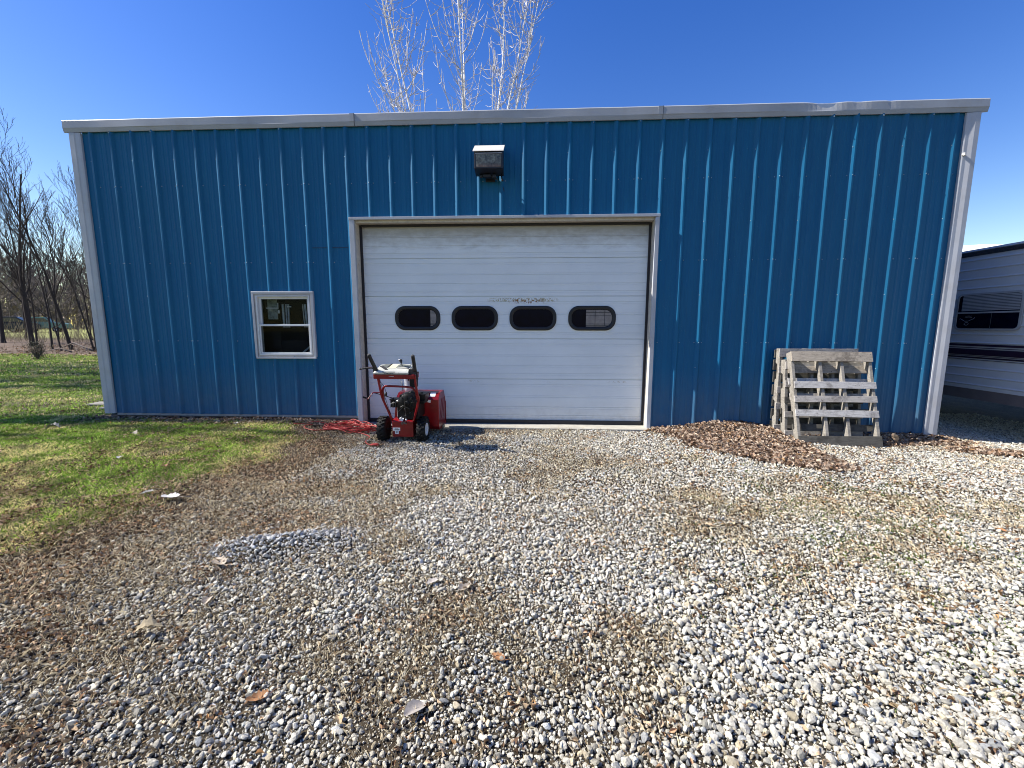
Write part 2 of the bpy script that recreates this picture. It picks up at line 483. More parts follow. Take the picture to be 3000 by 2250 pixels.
CAMX, CAMY = 6.246, -6.089
def stones(spacing, x0, x1, y0, y1, sel):
    nxx = int((x1-x0)/spacing); nyy = int((y1-y0)/(spacing*.9))
    gx_, gy_ = np.meshgrid(np.arange(nxx), np.arange(nyy))
    x = x0 + (gx_ + .5*(gy_%2) + RNG.uniform(-.42,.42,gx_.shape))*spacing
    y = y0 + (gy_ + RNG.uniform(-.42,.42,gx_.shape))*spacing*.9
    x = x.ravel(); y = y.ravel()
    # inside the view wedge with a margin for a sideways step
    depth = (y-CAMY)
    ok = (np.abs(x-CAMX+.06*depth) < 1.30*depth+1.1) & sel(x, y)
    x = x[ok]; y = y[ok]
    p = gravel_mask(x,y); b = brown_mask(x,y); l_ = litter_mask(x,y)
    pr = np.clip(p,0,1)*(1-.20*b)*(1-.9*l_)
    pr = np.where(x < lawn_x(y)+.05, pr*.3, pr)
    keep = RNG.random(len(x)) < pr
    keep &= ~((y > -.02)&(x<11.8))
    keep &= ~((y > -.17)&(x>3.66)&(x<7.95))
    return x[keep], y[keep], b[keep]
allV=[];allF=[];allC=[];off=0
def heapness(x,y):
    return np.exp(-(((x-4.56)*.96+(y+3.47)*.28)/.5)**4 - ((-(x-4.56)*.28+(y+3.47)*.96)/.17)**2)
for (spacing, tmpl, ylo, yhi, rmin, rmax, sub) in ((.0190, near_t, -5.6, -3.4, .0062, .0150, 0), (.0195, far_t, -3.4, 2.2, .0060, .0150, 0), (.0145, far_t, -5.6, -2.6, .003, .0058, 1)):
    x, y, b = stones(spacing, 2.0, 14.6, ylo, yhi, lambda x, y: x>-9)
    if ylo < -3.5:
        pass
    n = len(x)
    s = RNG.gamma(3.4, .30, n); s = np.clip(s, .50, 2.25)
    r = .88*rmin + .88*(rmax-rmin)*np.clip((s-.55)/1.1,-.05,1.5)
    r = r*(1-.25*b)
    # size drifts in patches, coarser to the lower right
    r = r*(.85+.35*fbm(x,y,.8,91)) * (1+.18*sstep(5.5,7.5,x)*sstep(-3.2,-4.6,y))
    hp = heapness(x,y); 
    scl = np.stack([r*RNG.uniform(.9,1.35,n), r*RNG.uniform(.75,1.05,n), r*RNG.uniform(.6,.9,n)],1)
    z = H(x,y) + r*(RNG.uniform(-.05,1.05,n)+.5*(RNG.random(n)<.10) if not sub else RNG.uniform(0,.3,n))
    pos = np.stack([x,y,z],1)
    z += 0
    Mx = rotmats(RNG.normal(0,.5,n), RNG.normal(0,.5,n), RNG.uniform(0,2*math.pi,n))
    base = np.array([.62,.595,.535])
    v_ = RNG.normal(1,.21,n)[:,None].clip(.35,1.5)
    tone = RNG.random(n)[:,None]
    cc = base*v_
    cc = np.where(tone<.07, np.array([.56,.49,.37])*v_, cc)
    cc = np.where(tone>.88, np.array([.36,.37,.38])*v_, cc)
    cc = cc*(1-b[:,None]*.12) * (1-b[:,None]*np.array([0,.05,.16]))
    dust = (1-.0*np.clip(gravel_mask(x-.5,y)<.5,0,1))[:,None]
    cc = cc*(dust*.35+.65)
    cc = cc*(1-hp[:,None]) + (np.array([.50,.51,.53])*v_)*hp[:,None]
    cc = np.clip(cc*.80*np.array([1.01,1.0,.955]), .03, .60)
    Vv,Ff,Cc = scatter(tmpl, RNG.integers(0,len(tmpl),n), pos, Mx, scl, cc)
    allV.append(Vv); allF.append(Ff+off); allC.append(Cc); off += len(Vv)
o = link_mesh('gravel', fast_mesh('gravel', np.concatenate(allV), np.concatenate(allF), np.concatenate(allC)), M['stone'])
tag(o, 'pale crushed limestone gravel covering the drive in front of the blue building', 'gravel', kind='stuff')
print('gravel faces', sum(len(f) for f in allF))
# gravel further left, beyond the lawn corner, lower left of the picture
# ------------------------------------------------------------------ grass
def blades(n_try, x0, x1, y0, y1, prob, length, width, colf, lean=.6, seed=0, lift=0.):
    x = RNG.uniform(x0,x1,n_try); y = RNG.uniform(y0,y1,n_try)
    depth = y-CAMY
    ok = (np.abs(x-CAMX+.06*depth) < 1.30*depth+1.1) & (RNG.random(n_try) < prob(x,y)) & ~((x>-.28)&(x<11.82)&(y>-.01))
    x=x[ok];y=y[ok];n=len(x)
    a = RNG.uniform(0,2*math.pi,n); L = length*RNG.uniform(.5,1.3,n); ln = RNG.uniform(.1,1,n)*lean
    dx,dy = np.cos(a),np.sin(a)
    w = width*RNG.uniform(.6,1.3,n)
    z = H(x,y)-.004+lift*RNG.random(n)
    b0 = np.stack([x-dy*w,y+dx*w,z],1); b1=np.stack([x+dy*w,y-dx*w,z],1)
    mx_ = np.stack([x+dx*L*ln*.45+dy*w*.7,y+dy*L*ln*.45-dx*w*.7,z+L*.6*np.sqrt(np.maximum(.05,1-ln*.5))],1)
    tp = np.stack([x+dx*L*ln*1.2,y+dy*L*ln*1.2,z+L*np.sqrt(np.maximum(.03,1-ln**2))],1)
    Vv = np.stack([b0,b1,mx_,tp],1).reshape(-1,3)
    k = np.arange(n)[:,None]*4
    Ff = np.concatenate([k+np.array([[0,1,2]]), k+np.array([[0,2,3]])],0)
    Cc = np.repeat(colf(x,y,n),4,axis=0)
    return Vv,Ff,Cc
def join(parts):
    Vs=[];Fs=[];Cs=[];o_=0
    for a,b,c in parts:
        Vs.append(a);Fs.append(b+o_);Cs.append(c);o_+=len(a)
    return np.concatenate(Vs),np.concatenate(Fs),np.concatenate(Cs)
def gcol(x,y,n):
    p = fbm(x,y,1.1,81)[:,None]; t_ = RNG.random(n)[:,None]
    c = np.array([.095,.20,.018])*(1-p)+np.array([.23,.29,.05])*p
    c = np.where(t_>.88-.55*sstep(.45,.75,fbm(x,y,.5,85,4))[:,None], np.array([.42,.36,.17]), c)
    c = np.where(t_<.22, np.array([.045,.075,.012]), c)
    e = sstep(.7,.0,lawn_x(y)-x)[:,None]
    c = np.where(RNG.random(n)[:,None] < e*.5, np.array([.36,.29,.15]), c)
    return (1.62*(.62+.60*sstep(.30,.62,fbm(x,y,.16,86,3))))[:,None]*c*RNG.normal(1,.2,n)[:,None].clip(.4,1.6)
gp = lambda x,y: grass_mask(x,y)*(.45+.8*fbm(x,y,.2,83))
parts = [blades(210000,-1.8,3.7,-4.6,-.1,gp,.034,.0022,gcol,.9),
         blades(110000,-12,-.3,-2,5,gp,.045,.005,gcol,.9),
         blades(80000,-26,-.3,5,13.2,lambda x,y: grass_mask(x,y)*.9,.06,.010,gcol,.9)]
o = link_mesh('grass', fast_mesh('grass', *join(parts)), M['blade'])
tag(o, 'patchy green lawn left of the building with dead straw blades in it', 'grass', kind='stuff')

def scol(x,y,n):
    t_ = RNG.random(n)[:,None]
    c = np.where(t_<.55, np.array([.80,.69,.47]), np.array([.45,.33,.19]))
    c = np.where(t_>.9, np.array([.70,.60,.40]), c)
    return .72*c*RNG.normal(1,.25,n)[:,None].clip(.3,1.7)
def sprob(x,y):
    e = np.exp(-((x-(lawn_x(y)+.30))/.42)**2)
    return np.clip(gravel_mask(x,y)*(.15+.85*brown_mask(x,y))*.9 + e*.9,0,1)*(1-grass_mask(x,y))*(1-litter_mask(x,y))
straw = [blades(190000,1.0,14.5,-5.6,-2.4,lambda x,y: sprob(x,y)*.85,.034,.0014,scol,1.0,lift=.016),
         blades(120000,2.5,14.5,-2.6,-.05,lambda x,y: sprob(x,y)*.55,.036,.0020,scol,1.0,lift=.008),
         blades(26000,1.0,9,-5.6,-3.2,lambda x,y: sprob(x,y)*sstep(.5,.62,fbm(x,y,.22,88)),.050,.0011,scol,.55)]
o = link_mesh('dead_grass', fast_mesh('dead_grass', *join(straw)), M['blade'])
tag(o, 'tan dead grass and straw tangled between the stones', 'dead grass', kind='stuff')
def mcol(x,y,n):
    return np.array([.085,.13,.02])*RNG.normal(1,.3,n)[:,None].clip(.4,1.7)
def mprob(x,y):
    w = np.exp(-((x-8.7)/1.0)**2-((y+3.5)/.9)**2)+.5*np.exp(-((x-9.3)/1.2)**2-((y+2.0)/.9)**2)
    return np.clip(w,0,1)*sstep(.44,.60,fbm(x,y,.22,95,4))
o = link_mesh('weeds', fast_mesh('weeds', *join([blades(130000,6.5,12,-5.4,-.6,mprob,.017,.0028,mcol,1.0,lift=.012)])), M['blade'])
tag(o, 'small green weeds sprouting through the gravel at the right', 'weeds', kind='stuff')

# ------------------------------------------------------------------ leaves
def oak_outline(seed):
    r = random.Random(seed)
    left = []
    n = 5
    for i in range(n):
        t0 = (i+.35)/n; t1 = (i+.85)/n
        w = (.42*math.sin(math.pi*min(1,(t0*.85+.15))))*r.uniform(.85,1.15)
        left.append((w, t0*1.0 + .07)); left.append((w*.40, t1*1.0))
    pts = [(0,-.0)] + [(a,b) for a,b in left[:-1]] + [(0.0,1.05)] + [(-a*r.uniform(.85,1.1),b) for a,b in reversed(left[:-1])]
    return pts
def leaf_template(seed, curl=.5, simple=False, stem=False):
    r = random.Random(seed)
    if simple:
        pts = [(0,0),(.26,.25),(.34,.55),(.14,.85),(0,1),(-.16,.82),(-.32,.5),(-.24,.22)]
    else: pts = oak_outline(seed)
    vs=[]; n=len(pts)
    mid=[(0,y) for y in (.12,.4,.7)]
    allp = pts+mid
    cx, cy = r.uniform(-curl,curl), r.uniform(-curl,curl)
    for (x,y) in allp:
        y2=y-.5
        z = abs(x)*(.5+.5*curl) + cx*y2*y2*1.6 + cy*x*y2 + r.uniform(-.03,.03)
        vs.append((x,y2,z))
    fs=[]
    def near(i):
        y=allp[i][1]; return n + (0 if y<.26 else 1 if y<.56 else 2)
    for i in range(n):
        a,b=i,(i+1)%n; ca,cb=near(a),near(b)
        fs.append((a,b,ca))
        if ca!=cb: fs.append((b,cb,ca))
    v_=np.array(vs); v_[:,2]-=v_[:,2].min()
    return v_, np.array(fs)
def leafcols(n, pale=.35):
    t_=RNG.random(n)[:,None]
    c=np.where(t_<pale, np.array([.52,.41,.31]), np.array([.31,.205,.14]))
    c=np.where(t_>.86, np.array([.13,.075,.045]), c); c=np.where((t_>.36)&(t_<.42), np.array([.40,.24,.12]), c)
    return .78*c*RNG.normal(1,.30,n)[:,None].clip(.3,1.7)
def leaf_scatter(n_try, x0,x1,y0,y1, prob, size, lift=.01, pale=.35, tilt=.6):
    x=RNG.uniform(x0,x1,n_try); y=RNG.uniform(y0,y1,n_try)
    ok=(RNG.random(n_try)<prob(x,y)) & ~((x>-.28)&(x<11.82)&(y>-.03)) & ~((x>3.7)&(x<7.93)&(y>-.14)); x=x[ok];y=y[ok];n=len(x)
    T=[leaf_template(i, .7, i%3!=0) for i in range(9)]
    s=size*RNG.uniform(.55,1.3,n)
    pos=np.stack([x,y,H(x,y)+lift*RNG.random(n)],1)
    Mx=rotmats(RNG.normal(0,tilt,n),RNG.normal(0,tilt,n),RNG.uniform(0,6.3,n))
    return scatter(T,RNG.integers(0,9,n),pos,Mx,np.stack([s,s,s],1),leafcols(n,pale))
lp = [leaf_scatter(48000,7.6,13.4,-2.3,-.0,lambda x,y: litter_mask(x,y),.047,.035,.52),
      leaf_scatter(9000,7.4,13,-2.6,-.05,lambda x,y: .45*np.exp(-(np.clip(np.abs(x-9.0)-.6,0,9)/.45)**2-(np.clip(-y-.9,0,9)/.5)**2)+.10,.036,.012,.45),
      leaf_scatter(3000,-.5,4.2,-.42,.0,lambda x,y: .5+.3*sstep(2.5,3.6,x),.045,.012,.5),
      leaf_scatter(900,-3,0.,-.9,1.2,lambda x,y: .3+0*x,.05,.012,.4),
      leaf_scatter(1100,4.0,13,-5.2,-.3,lambda x,y: .08+.5*brown_mask(x,y)*sstep(.5,.65,fbm(x,y,.5,97)),.034,.012,.35),
      leaf_scatter(9000,-26,-1,4.5,26,lambda x,y: (.05+.7*sstep(11,12.5,y)),.10,.02,.45)]
def fprob(x,y):
    band = np.exp(-((x-(lawn_x(y)+.22))/.30)**2)
    near_l = sstep(6.0,3.5,x)*sstep(-2.2,-3.6,y)
    clump = sstep(.50,.66,fbm(x,y,.26,98,3))
    return np.clip(.05 + band*sstep(.36,.55,fbm(x,y,.22,99,3)) + clump*(.22+.6*near_l+.45*brown_mask(x,y)), 0, 1)*(x>0)*(1-.8*heapness(x,y))
def frags(n_try,x0,x1,y0,y1,prob,size,dark):
    x=RNG.uniform(x0,x1,n_try); y=RNG.uniform(y0,y1,n_try)
    ok=(RNG.random(n_try)<prob(x,y)) & (np.abs(x-CAMX+.06*(y-CAMY))<1.3*(y-CAMY)+1.1) & ~((x>-.28)&(x<11.82)&(y>-.03)) & ~((x>3.66)&(x<7.95)&(y>-.14)); x=x[ok];y=y[ok];n=len(x)
    T=[leaf_template(i+40,1.0,True) for i in range(6)]
    s_=size*RNG.uniform(.4,1.5,n)
    pos=np.stack([x,y,H(x,y)+.008+.014*RNG.random(n)],1)
    Mx=rotmats(RNG.normal(0,.8,n),RNG.normal(0,.8,n),RNG.uniform(0,6.3,n))
    c=leafcols(n,.58)*np.array([1.12,1.06,.92]); c=np.where(RNG.random(n)[:,None]<dark*(.35+1.1*sstep(.45,.65,fbm(x,y,.3,93)))[:,None],c*.34,c)
    return scatter(T,RNG.integers(0,6,n),pos,Mx,np.stack([s_*.75,s_*1.1,s_],1),c)
lp += [frags(150000,1.0,13,-5.6,-.2,fprob,.021,.40), frags(9000,-6,3.3,-4.2,1.5,lambda x,y: .12+.2*sstep(.5,.7,fbm(x,y,.5,87)),.028,.35)]
o=link_mesh('leaf_litter', fast_mesh('leaf_litter', *join(lp)), M['leafm'])
tag(o,'drift of crisp brown fallen leaves heaped along the wall by the pallets','leaves',kind='stuff')

# single leaves one can point to
def one_leaf(x,y,size0,rz,seed,colr,label,curl=.5,lift=.014,tx=0,ty=0,simple=False,stem=True):
    size=size0*.82
    tv,tf=leaf_template(seed,curl*.7,simple)
    mb=MB()
    mb.add([tuple(v_*size) for v_ in tv],[tuple(int(i) for i in f) for f in tf],False)
    me=bpy.data.meshes.new('fallen_leaf'); me.from_pydata(mb.v,[],mb.f)
    key='leaf_%s'%label[:24]
    m=paint('dry_leaf_tone_%d'%seed,tuple(.56*q for q in colr),.85,0,.2,60,bump=.3,bscale=90)
    o=link_mesh('fallen_leaf',me,m); o.location=(x,y,float(H(x,y))+lift); o.rotation_euler=(tx,ty,rz)
    md=o.modifiers.new('s','SUBSURF'); md.levels=1; md.render_levels=2
    md=o.modifiers.new('t','SOLIDIFY'); md.thickness=.0006
    if stem:
        s=MB(); s.tube([(0,-.5*size,.01),(0.01,-.75*size,.016),(.03*1,-1.0*size,.004)],.0012,5)
        s.build('leaf_stem',m,o)
    tag(o,label,'leaf','large leaves lying on the gravel and lawn')
    return o
tan=(.55,.46,.36); org=(.42,.20,.08); pal=(.62,.56,.50); brn=(.24,.14,.09)
one_leaf(5.80,-4.66,.135,2.5,101,(.50,.45,.40),'largest grey-tan leaf with a long stem, bottom centre of the gravel',.35,.02,.25,.1,True)
one_leaf(5.52,-4.70,.06,.6,102,(.60,.45,.26),'golden tan leaf left of the large grey leaf at the bottom',.6)
one_leaf(6.10,-4.38,.085,1.0,103,org,'orange-brown lobed leaf lying above the large grey leaf',.5)
one_leaf(5.87,-3.89,.11,-.7,104,tan,'tan oak leaf in the brown hollow at mid gravel',.5)
one_leaf(5.67,-3.83,.09,2.2,105,pal,'pale leaf just left of the oak leaf in the brown hollow',.4)
one_leaf(4.31,-3.72,.145,1.0,106,tan,'broad pinkish leaf at the foot of the clean gravel heap',.3)
one_leaf(4.50,-4.06,.09,.2,107,tan,'narrow tan oak leaf below the clean gravel heap',.6)
one_leaf(4.40,-4.31,.13,-1.1,108,(.55,.45,.28),'long yellow-tan leaf arched over a dark gap at the lower left',.8,.03)
one_leaf(7.55,-3.05,.085,.9,109,(.60,.44,.28),'small orange-tan leaf alone on clean white gravel right of centre',.4)
one_leaf(3.30,-2.93,.19,1.5,110,(.72,.70,.68),'big white bleached leaf at the edge of the lawn',.35,.03)
one_leaf(3.05,-2.87,.11,2.6,111,(.55,.52,.46),'smaller grey leaf beside the big white bleached leaf',.5,.02)
one_leaf(1.95,-2.02,.10,.4,112,(.74,.72,.70),'flat white leaf in the middle of the lawn',.15,.025)
one_leaf(-.05,-.95,.20,1.9,113,(.34,.33,.30),'curled grey leaf with a dark shadow, highest on the lawn',.8,.03)
one_leaf(1.25,-1.15,.16,1.2,114,(.40,.36,.28),'arched tan-grey leaf on the upper lawn',.9,.03)
one_leaf(1.05,-2.45,.22,1.3,115,(.50,.46,.40),'large crumpled pale leaf at the left of the lawn',.7,.03)
one_leaf(2.15,-.55,.12,.4,116,(.55,.53,.48),'hooped pale leaf near the building foot',1.0,.03)
one_leaf(2.65,-2.25,.10,.8,117,(.30,.12,.06),'dark reddish leaf on the dry grass of the lawn',.5,.02)
one_leaf(10.78,-.66,.17,2.2,118,(.62,.46,.33),'tan oak leaf caught on the corner of the front pallet',.3,.125,.9,.1)
one_leaf(5.15,-4.62,.10,2.0,119,org,'rust-red leaf low on the left of the gravel',.7)
one_leaf(9.62,-3.02,.08,.3,120,org,'orange leaf alone on the right-hand gravel',.4)

# ------------------------------------------------------------------ the metal building
B = empty('metal_building', (5.8,0,0))
tag(B,'long low blue metal building with a white overhead door and pale eave trim','metal building')
def part(mb, name, mats, parent=B, **k):
    o = mb.build(name, mats, parent, **k)
    if parent is B: o.location = (-5.8,0,0)
    return o
WX0, WX1 = -.13, 11.69
ZT = 4.02
def wave(x, z):
    return (.0045*math.sin(x*.9+1.3)*math.sin(z*1.1+.4+x*.3) + .003*math.sin(x*2.7+z*2.1)) * min(1,max(0,z+.2))
def ribprof(i):
    """points (x,y) of one 0.3048 bay starting just left of rib i"""
    x = i*.3048
    h=.033
    return [(x-.046,0),(x-.027,-.021),(x-.004,-h),(x+.014,-h),(x+.040,0),(x+.098,0),(x+.108,-.004),(x+.124,-.004),(x+.134,0),(x+.170,0),(x+.180,-.004),(x+.196,-.004),(x+.206,0)]
def wall_front():
    mb = MB()
    P=[(WX0,0)]
    for i in range(0,39):
        P += [p for p in ribprof(i) if WX0 < p[0] < WX1]
    P.append((WX1,0))
    cuts = [2.20,3.05,3.66,7.925]
    Q=[]
    for a,b in zip(P[:-1],P[1:]):
        Q.append(a)
        for c_ in cuts:
            if a[0]<c_<b[0]:
                t_=(c_-a[0])/(b[0]-a[0]); Q.append((c_,a[1]+t_*(b[1]-a[1])))
    Q.append(P[-1])
    zs_all=[-.155,0,.3,.6,.88,1.2,1.5,1.79,2.1,2.4,2.8,3.1,3.4,3.7,ZT]
    for a,b in zip(Q[:-1],Q[1:]):
        xm=(a[0]+b[0])/2
        for z0,z1 in zip(zs_all[:-1],zs_all[1:]):
            if xm<3.66 and z0<0: continue
            if 3.66<xm<7.925 and z1<=2.8+1e-6: continue
            if 2.20<xm<3.05 and z0>=.88-1e-6 and z1<=1.79+1e-6: continue
            vs=[(a[0],a[1]+wave(a[0],z0),z0),(b[0],b[1]+wave(b[0],z0),z0),(b[0],b[1]+wave(b[0],z1),z1),(a[0],a[1]+wave(a[0],z1),z1)]
            mb.add(vs,[(0,1,2,3)],False)
    # fastener heads
    def screw(x,z,y0=0.0):
        y=y0+wave(x,z)
        mb.lathe([(0,.0065),(-.004,.0065),(-.0055,.003),(-.0055,.0001)],(x,y,z),'y',8,mi=1)
    for z in (3.28,2.22,1.10):
        for i in range(39):
            x=i*.3048
            if 3.6<x+.05<7.97 and z<2.9: continue
            if 2.1<x+.05<3.12 and .8<z<1.85: continue
            screw(x+.05,z)
            if i%3==1: screw(x-.05,z); screw(x,z,-.032)
    for i in range(39):
        x=i*.3048
        if i%2==0:
            for z in (3.62,2.72,1.75,.75):
                if 3.6<x<7.97 and z<2.9: continue
                if 2.1<x<3.12 and .8<z<1.85: continue
                screw(x-.022,z,-.020)
    for i in range(1,38,2): screw(i*.3048,3.985,-.040)
    # patch-panel lap left of the door
    mb.box((3.09,-.0035,2.418),(3.655,.0,2.424),mi=2)
    return mb
part(wall_front(),'front_wall',[M['blue'],M['screw'],M['lamp_black']])
# side and rear walls, roof
mb=MB()
for xs,sgn in ((-.27,-1),(11.83,1)):
    P=[]
    for i in range(30):
        y=.15+i*.3048
        P+=[(y-.034,0),(y-.012,.032),(y+.012,.032),(y+.034,0)]
    P=[(.05,0)]+[p for p in P if .05<p[0]<8.98]+[(9.0,0)]
    for a,b in zip(P[:-1],P[1:]):
        vs=[(xs+sgn*a[1],a[0],-.25),(xs+sgn*b[1],b[0],-.25),(xs+sgn*b[1],b[0],4.05),(xs+sgn*a[1],a[0],4.05)]
        mb.add(vs,[(0,1,2,3)])
mb.box((-.25,8.99,-.25),(11.8,9.02,4.05))
part(mb,'side_wall',M['blue'])
mb=MB(); mb.prism([(-.035,4.145),(9.1,4.115),(9.1,4.06),(-.035,4.09)],-.32,11.88,'x')
part(mb,'roof',M['roofm'])
mb=MB(); mb.box((-.26,.02,-.24),(3.64,.2,-.035)); mb.box((7.95,.02,-.3),(11.80,.2,-.165)); mb.box((-.26,.2,-.3),(11.8,8.9,-.15))
part(mb,'footing',M['footing'])
mb=MB(); mb.box((-.12,-.012,-.032),(3.655,.03,-.002)); part(mb,'base_channel',M['kick'])
mb=MB(); mb.box((7.93,-.012,-.178),(11.69,.03,-.157)); part(mb,'base_channel',M['kick'])
# eave fascia with dents
def fascia():
    mb=MB()
    prof=[(.005,4.166),(-.040,4.163),(-.050,4.150),(-.050,4.060),(-.047,4.050),(-.037,4.006),(-.030,4.004),(.02,4.02)]
    xs=list(np.arange(-.36,11.92,.06))+[11.925]
    rows=[]
    for x in xs:
        row=[]
        for j,(y,z) in enumerate(prof):
            dy=dz=0
            if j in (1,2,3):
                dy=.0025*math.sin(x*1.7+j)+.0015*math.sin(x*5.3)
                for cx,w,d in ((9.95,.16,.026),(10.35,.10,.010),(10.75,.05,.006),(6.6,.2,.003)):
                    k=math.exp(-((x-cx)/w)**2); 
                    dy+=d*k*(1 if j<3 else .15); dz-=.5*d*k*(1 if j==1 else .6 if j==2 else 0)
            row.append((x,y+dy,z+dz))
        rows.append(row)
    n=len(prof)
    mb.add([p for r_ in rows for p in r_],[(i*n+j,(i+1)*n+j,(i+1)*n+j+1,i*n+j+1) for i in range(len(rows)-1) for j in range(n-1)],False)
    # end caps
    mb.add(rows[0],[tuple(range(n))]); mb.add(rows[-1],[tuple(range(n-1,-1,-1))])
    # lap joints
    for x in (3.80,7.90):
        mb.box((x,-.0545,4.058),(x+.004,-.046,4.160),mi=1)
        mb.prism([(-.053,4.058),(-.041,4.004),(-.037,4.006),(-.048,4.06)],x,x+.004,'x',mi=1)
        mb.box((x-.06,-.0528,4.060),(x,-.048,4.158))
    return mb
part(fascia(),'eave_fascia',[M['fascia'],M['lamp_black']])
# corner trims
mb=MB(); mb.prism([(-.30,.30),(-.30,-.030),(-.285,-.044),(-.215,-.044),(-.200,-.036),(-.150,-.036),(-.130,-.030),(-.128,-.004),(-.20,.0),(-.27,.02),(-.27,.30)],-.005,4.00,'z')
part(mb,'corner_trim',M['trim'])
mb=MB(); mb.prism([(11.86,.30),(11.86,-.030),(11.845,-.044),(11.790,-.044),(11.740,-.034),(11.700,-.034),(11.686,-.030),(11.684,-.004),(11.75,.0),(11.83,.02),(11.83,.30)],-.165,4.00,'z')
part(mb,'corner_trim',M['trim'])
mb=MB(); mb.sphere((11.70,-.045,3.50),(.022,.02,.022),6); mb.tube([(11.70,-.03,3.50),(11.69,-.06,3.49),(11.685,-.075,3.475)],.012,6)
o=part(mb,'wasp_nest',M['hood']); o['label']='small pale mud nest stuck on the corner trim'
# door surround
mb=MB()
mb.box((3.662,-.044,-.12),(3.73,.0,2.785)); mb.box((7.870,-.044,-.175),(7.924,.0,2.785)); mb.box((3.655,-.050,2.787),(7.930,.0,2.822))
part(mb,'door_trim',M['trim'],bevel=.002)
mb=MB()
mb.box((3.70,.002,-.12),(3.7335,.20,2.785)); mb.box((7.868,.002,-.165),(7.90,.20,2.785)); mb.box((3.735,.002,2.752),(7.866,.20,2.790))
part(mb,'door_jamb',M['beige'],bevel=.002)
mb=MB(); mb.box((3.7345,.128,-.09),(3.768,.147,2.75)); mb.box((7.834,.128,-.09),(7.867,.147,2.75)); mb.box((3.77,.10,2.725),(7.83,.148,2.750)); mb.box((3.76,.12,-.120),(7.84,.155,-.066))
part(mb,'weather_seal',M['seal'])
mb=MB(); mb.box((3.64,-.13,-.26),(7.94,.40,-.122))
part(mb,'door_threshold',M['concrete'],bevel=.008)
# garage door
GD=MB()
DY=.150
secs=[(-.085,.548),(.548,1.141),(1.141,1.750),(1.750,2.285),(2.285,2.80)]
def groove(z,d=.0025,w=.004): return [(DY,z-w),(DY+d,z-.0014),(DY+d,z+.0014),(DY,z+w)]
prof=[]
for z0,z1 in secs:
    h=z1-z0
    prof += [(DY+.018,z0),(DY+.018,z0+.0035),(DY,z0+.0065)]
    for fz in (.10,.145,.30,.345,.57,.615,.83,.875):
        prof += groove(z0+fz*h, .006 if fz in (.145,.345,.57,.875) else .003)
    prof += [(DY,z1-.0055),(DY+.018,z1-.0025)]
n=len(prof)
xs=list(np.linspace(3.762,7.84,12))
GD.add([(x,y+.002*math.sin(x*1.3+z*4),z) for x in xs for (y,z) in prof],[(i*n+j,(i+1)*n+j,(i+1)*n+j+1,i*n+j+1) for i in range(11) for j in range(n-1)])
GD.box((3.762,DY+.022,-.085),(7.84,DY+.05,2.80))
gd=part(GD,'garage_door',M['door'])
def stadium(cx,cz,w,h,r,n=8):
    pts=[]
    for qx,qz,a0 in ((1,1,0),(-1,1,90),(-1,-1,180),(1,-1,270)):
        for k in range(n+1):
            a=R(a0+90*k/n); pts.append((cx+qx*(w/2-r)+r*math.cos(a),cz+qz*(h/2-r)+r*math.sin(a)))
    return pts
ow=[(4.582,.655),(5.405,.662),(6.232,.662),(7.060,.662)]
for k,(cx,w) in enumerate(ow):
    cx=6.246+(cx-6.246)*1.0246; w*=1.0246; cz=1.4375; h=.352
    a=stadium(cx,cz,w,h,.150); b=stadium(cx,cz,w-.030,h-.030,.137); c_=stadium(cx,cz,w-.085,h-.085,.112); d_=stadium(cx,cz,w-.10,h-.10,.106)
    m=len(a); mb=MB()
    rings=[(a,DY-.001),(a,DY-.012),(b,DY-.018),(c_,DY-.014),(d_,DY-.006)]
    vs=[(x,y,z) for ring,y in rings for x,z in ring]
    mb.add(vs,[(i*m+j,i*m+(j+1)%m,(i+1)*m+(j+1)%m,(i+1)*m+j) for i in range(4) for j in range(m)],True)
    mb.build('window_frame',M['black'],gd)
    mb=MB(); mb.add([(x,DY-.0045,z) for x,z in d_],[tuple(range(m))])
    mb.build('window_pane',M['darkpane'],gd)
    if k in (0,3):  # flat plate paints the sunlit interior and reflection seen in the glass
        x0 = cx+.19 if k==0 else cx-.085; x1=cx+w/2-.058
        mb=MB()
        inner=stadium(cx,cz,w-.115,h-.115,.10)
        poly=[(max(x,x0),z) for x,z in inner]
        mb.add([(x,DY-.0060,z) for x,z in poly],[tuple(range(m))])
        zz=(cz+.075,cz-.082,cz-.095) if k==0 else (cz+.082,cz+.035,cz-.082,cz-.105)
        for z in zz: mb.box((x0,DY-.0075,z-.0035),(x1-.012,DY-.0062,z+.0035),mi=1)
        if k==3:
            for x in (cx+.045,cx+.18): mb.box((x-.003,DY-.0085,cz-.11),(x+.003,DY-.0078,cz+.11),mi=1)
        mb.build('interior_view_plate',[M['interior_sheet'],M['interior_line']],gd)
# window
wn=MB()
X0,X1,Z0,Z1=2.167,3.083,.845,1.815
wn.box((X0,-.046,Z1-.036),(X1,.01,Z1)); wn.box((X0,-.046,Z0+.028),(X0+.034,.01,Z1-.0365)); wn.box((X1-.038,-.046,Z0+.028),(X1,.01,Z1-.0365)); wn.box((X0+.010,-.050,Z0),(X1-.006,.01,Z0+.0275))
wn=part(wn,'window',M['trim'],bevel=.003)
mb=MB(); a0,a1,b0,b1=X0+.038,X1-.042,Z0+.032,Z1-.040
def ring(mb,x0,x1,z0,z1,w,y0,y1,wt=None,mi=None,wb=None):
    wt=wt or w; wb=wb or w
    mb.box((x0,y0,z1-wt),(x1,y1,z1),mi=mi); mb.box((x0,y0,z0),(x1,y1,z0+wb),mi=mi)
    mb.box((x0,y0,z0+wb+.0003),(x0+w,y1,z1-wt-.0003),mi=mi); mb.box((x1-w,y0,z0+wb+.0003),(x1,y1,z1-wt-.0003),mi=mi)
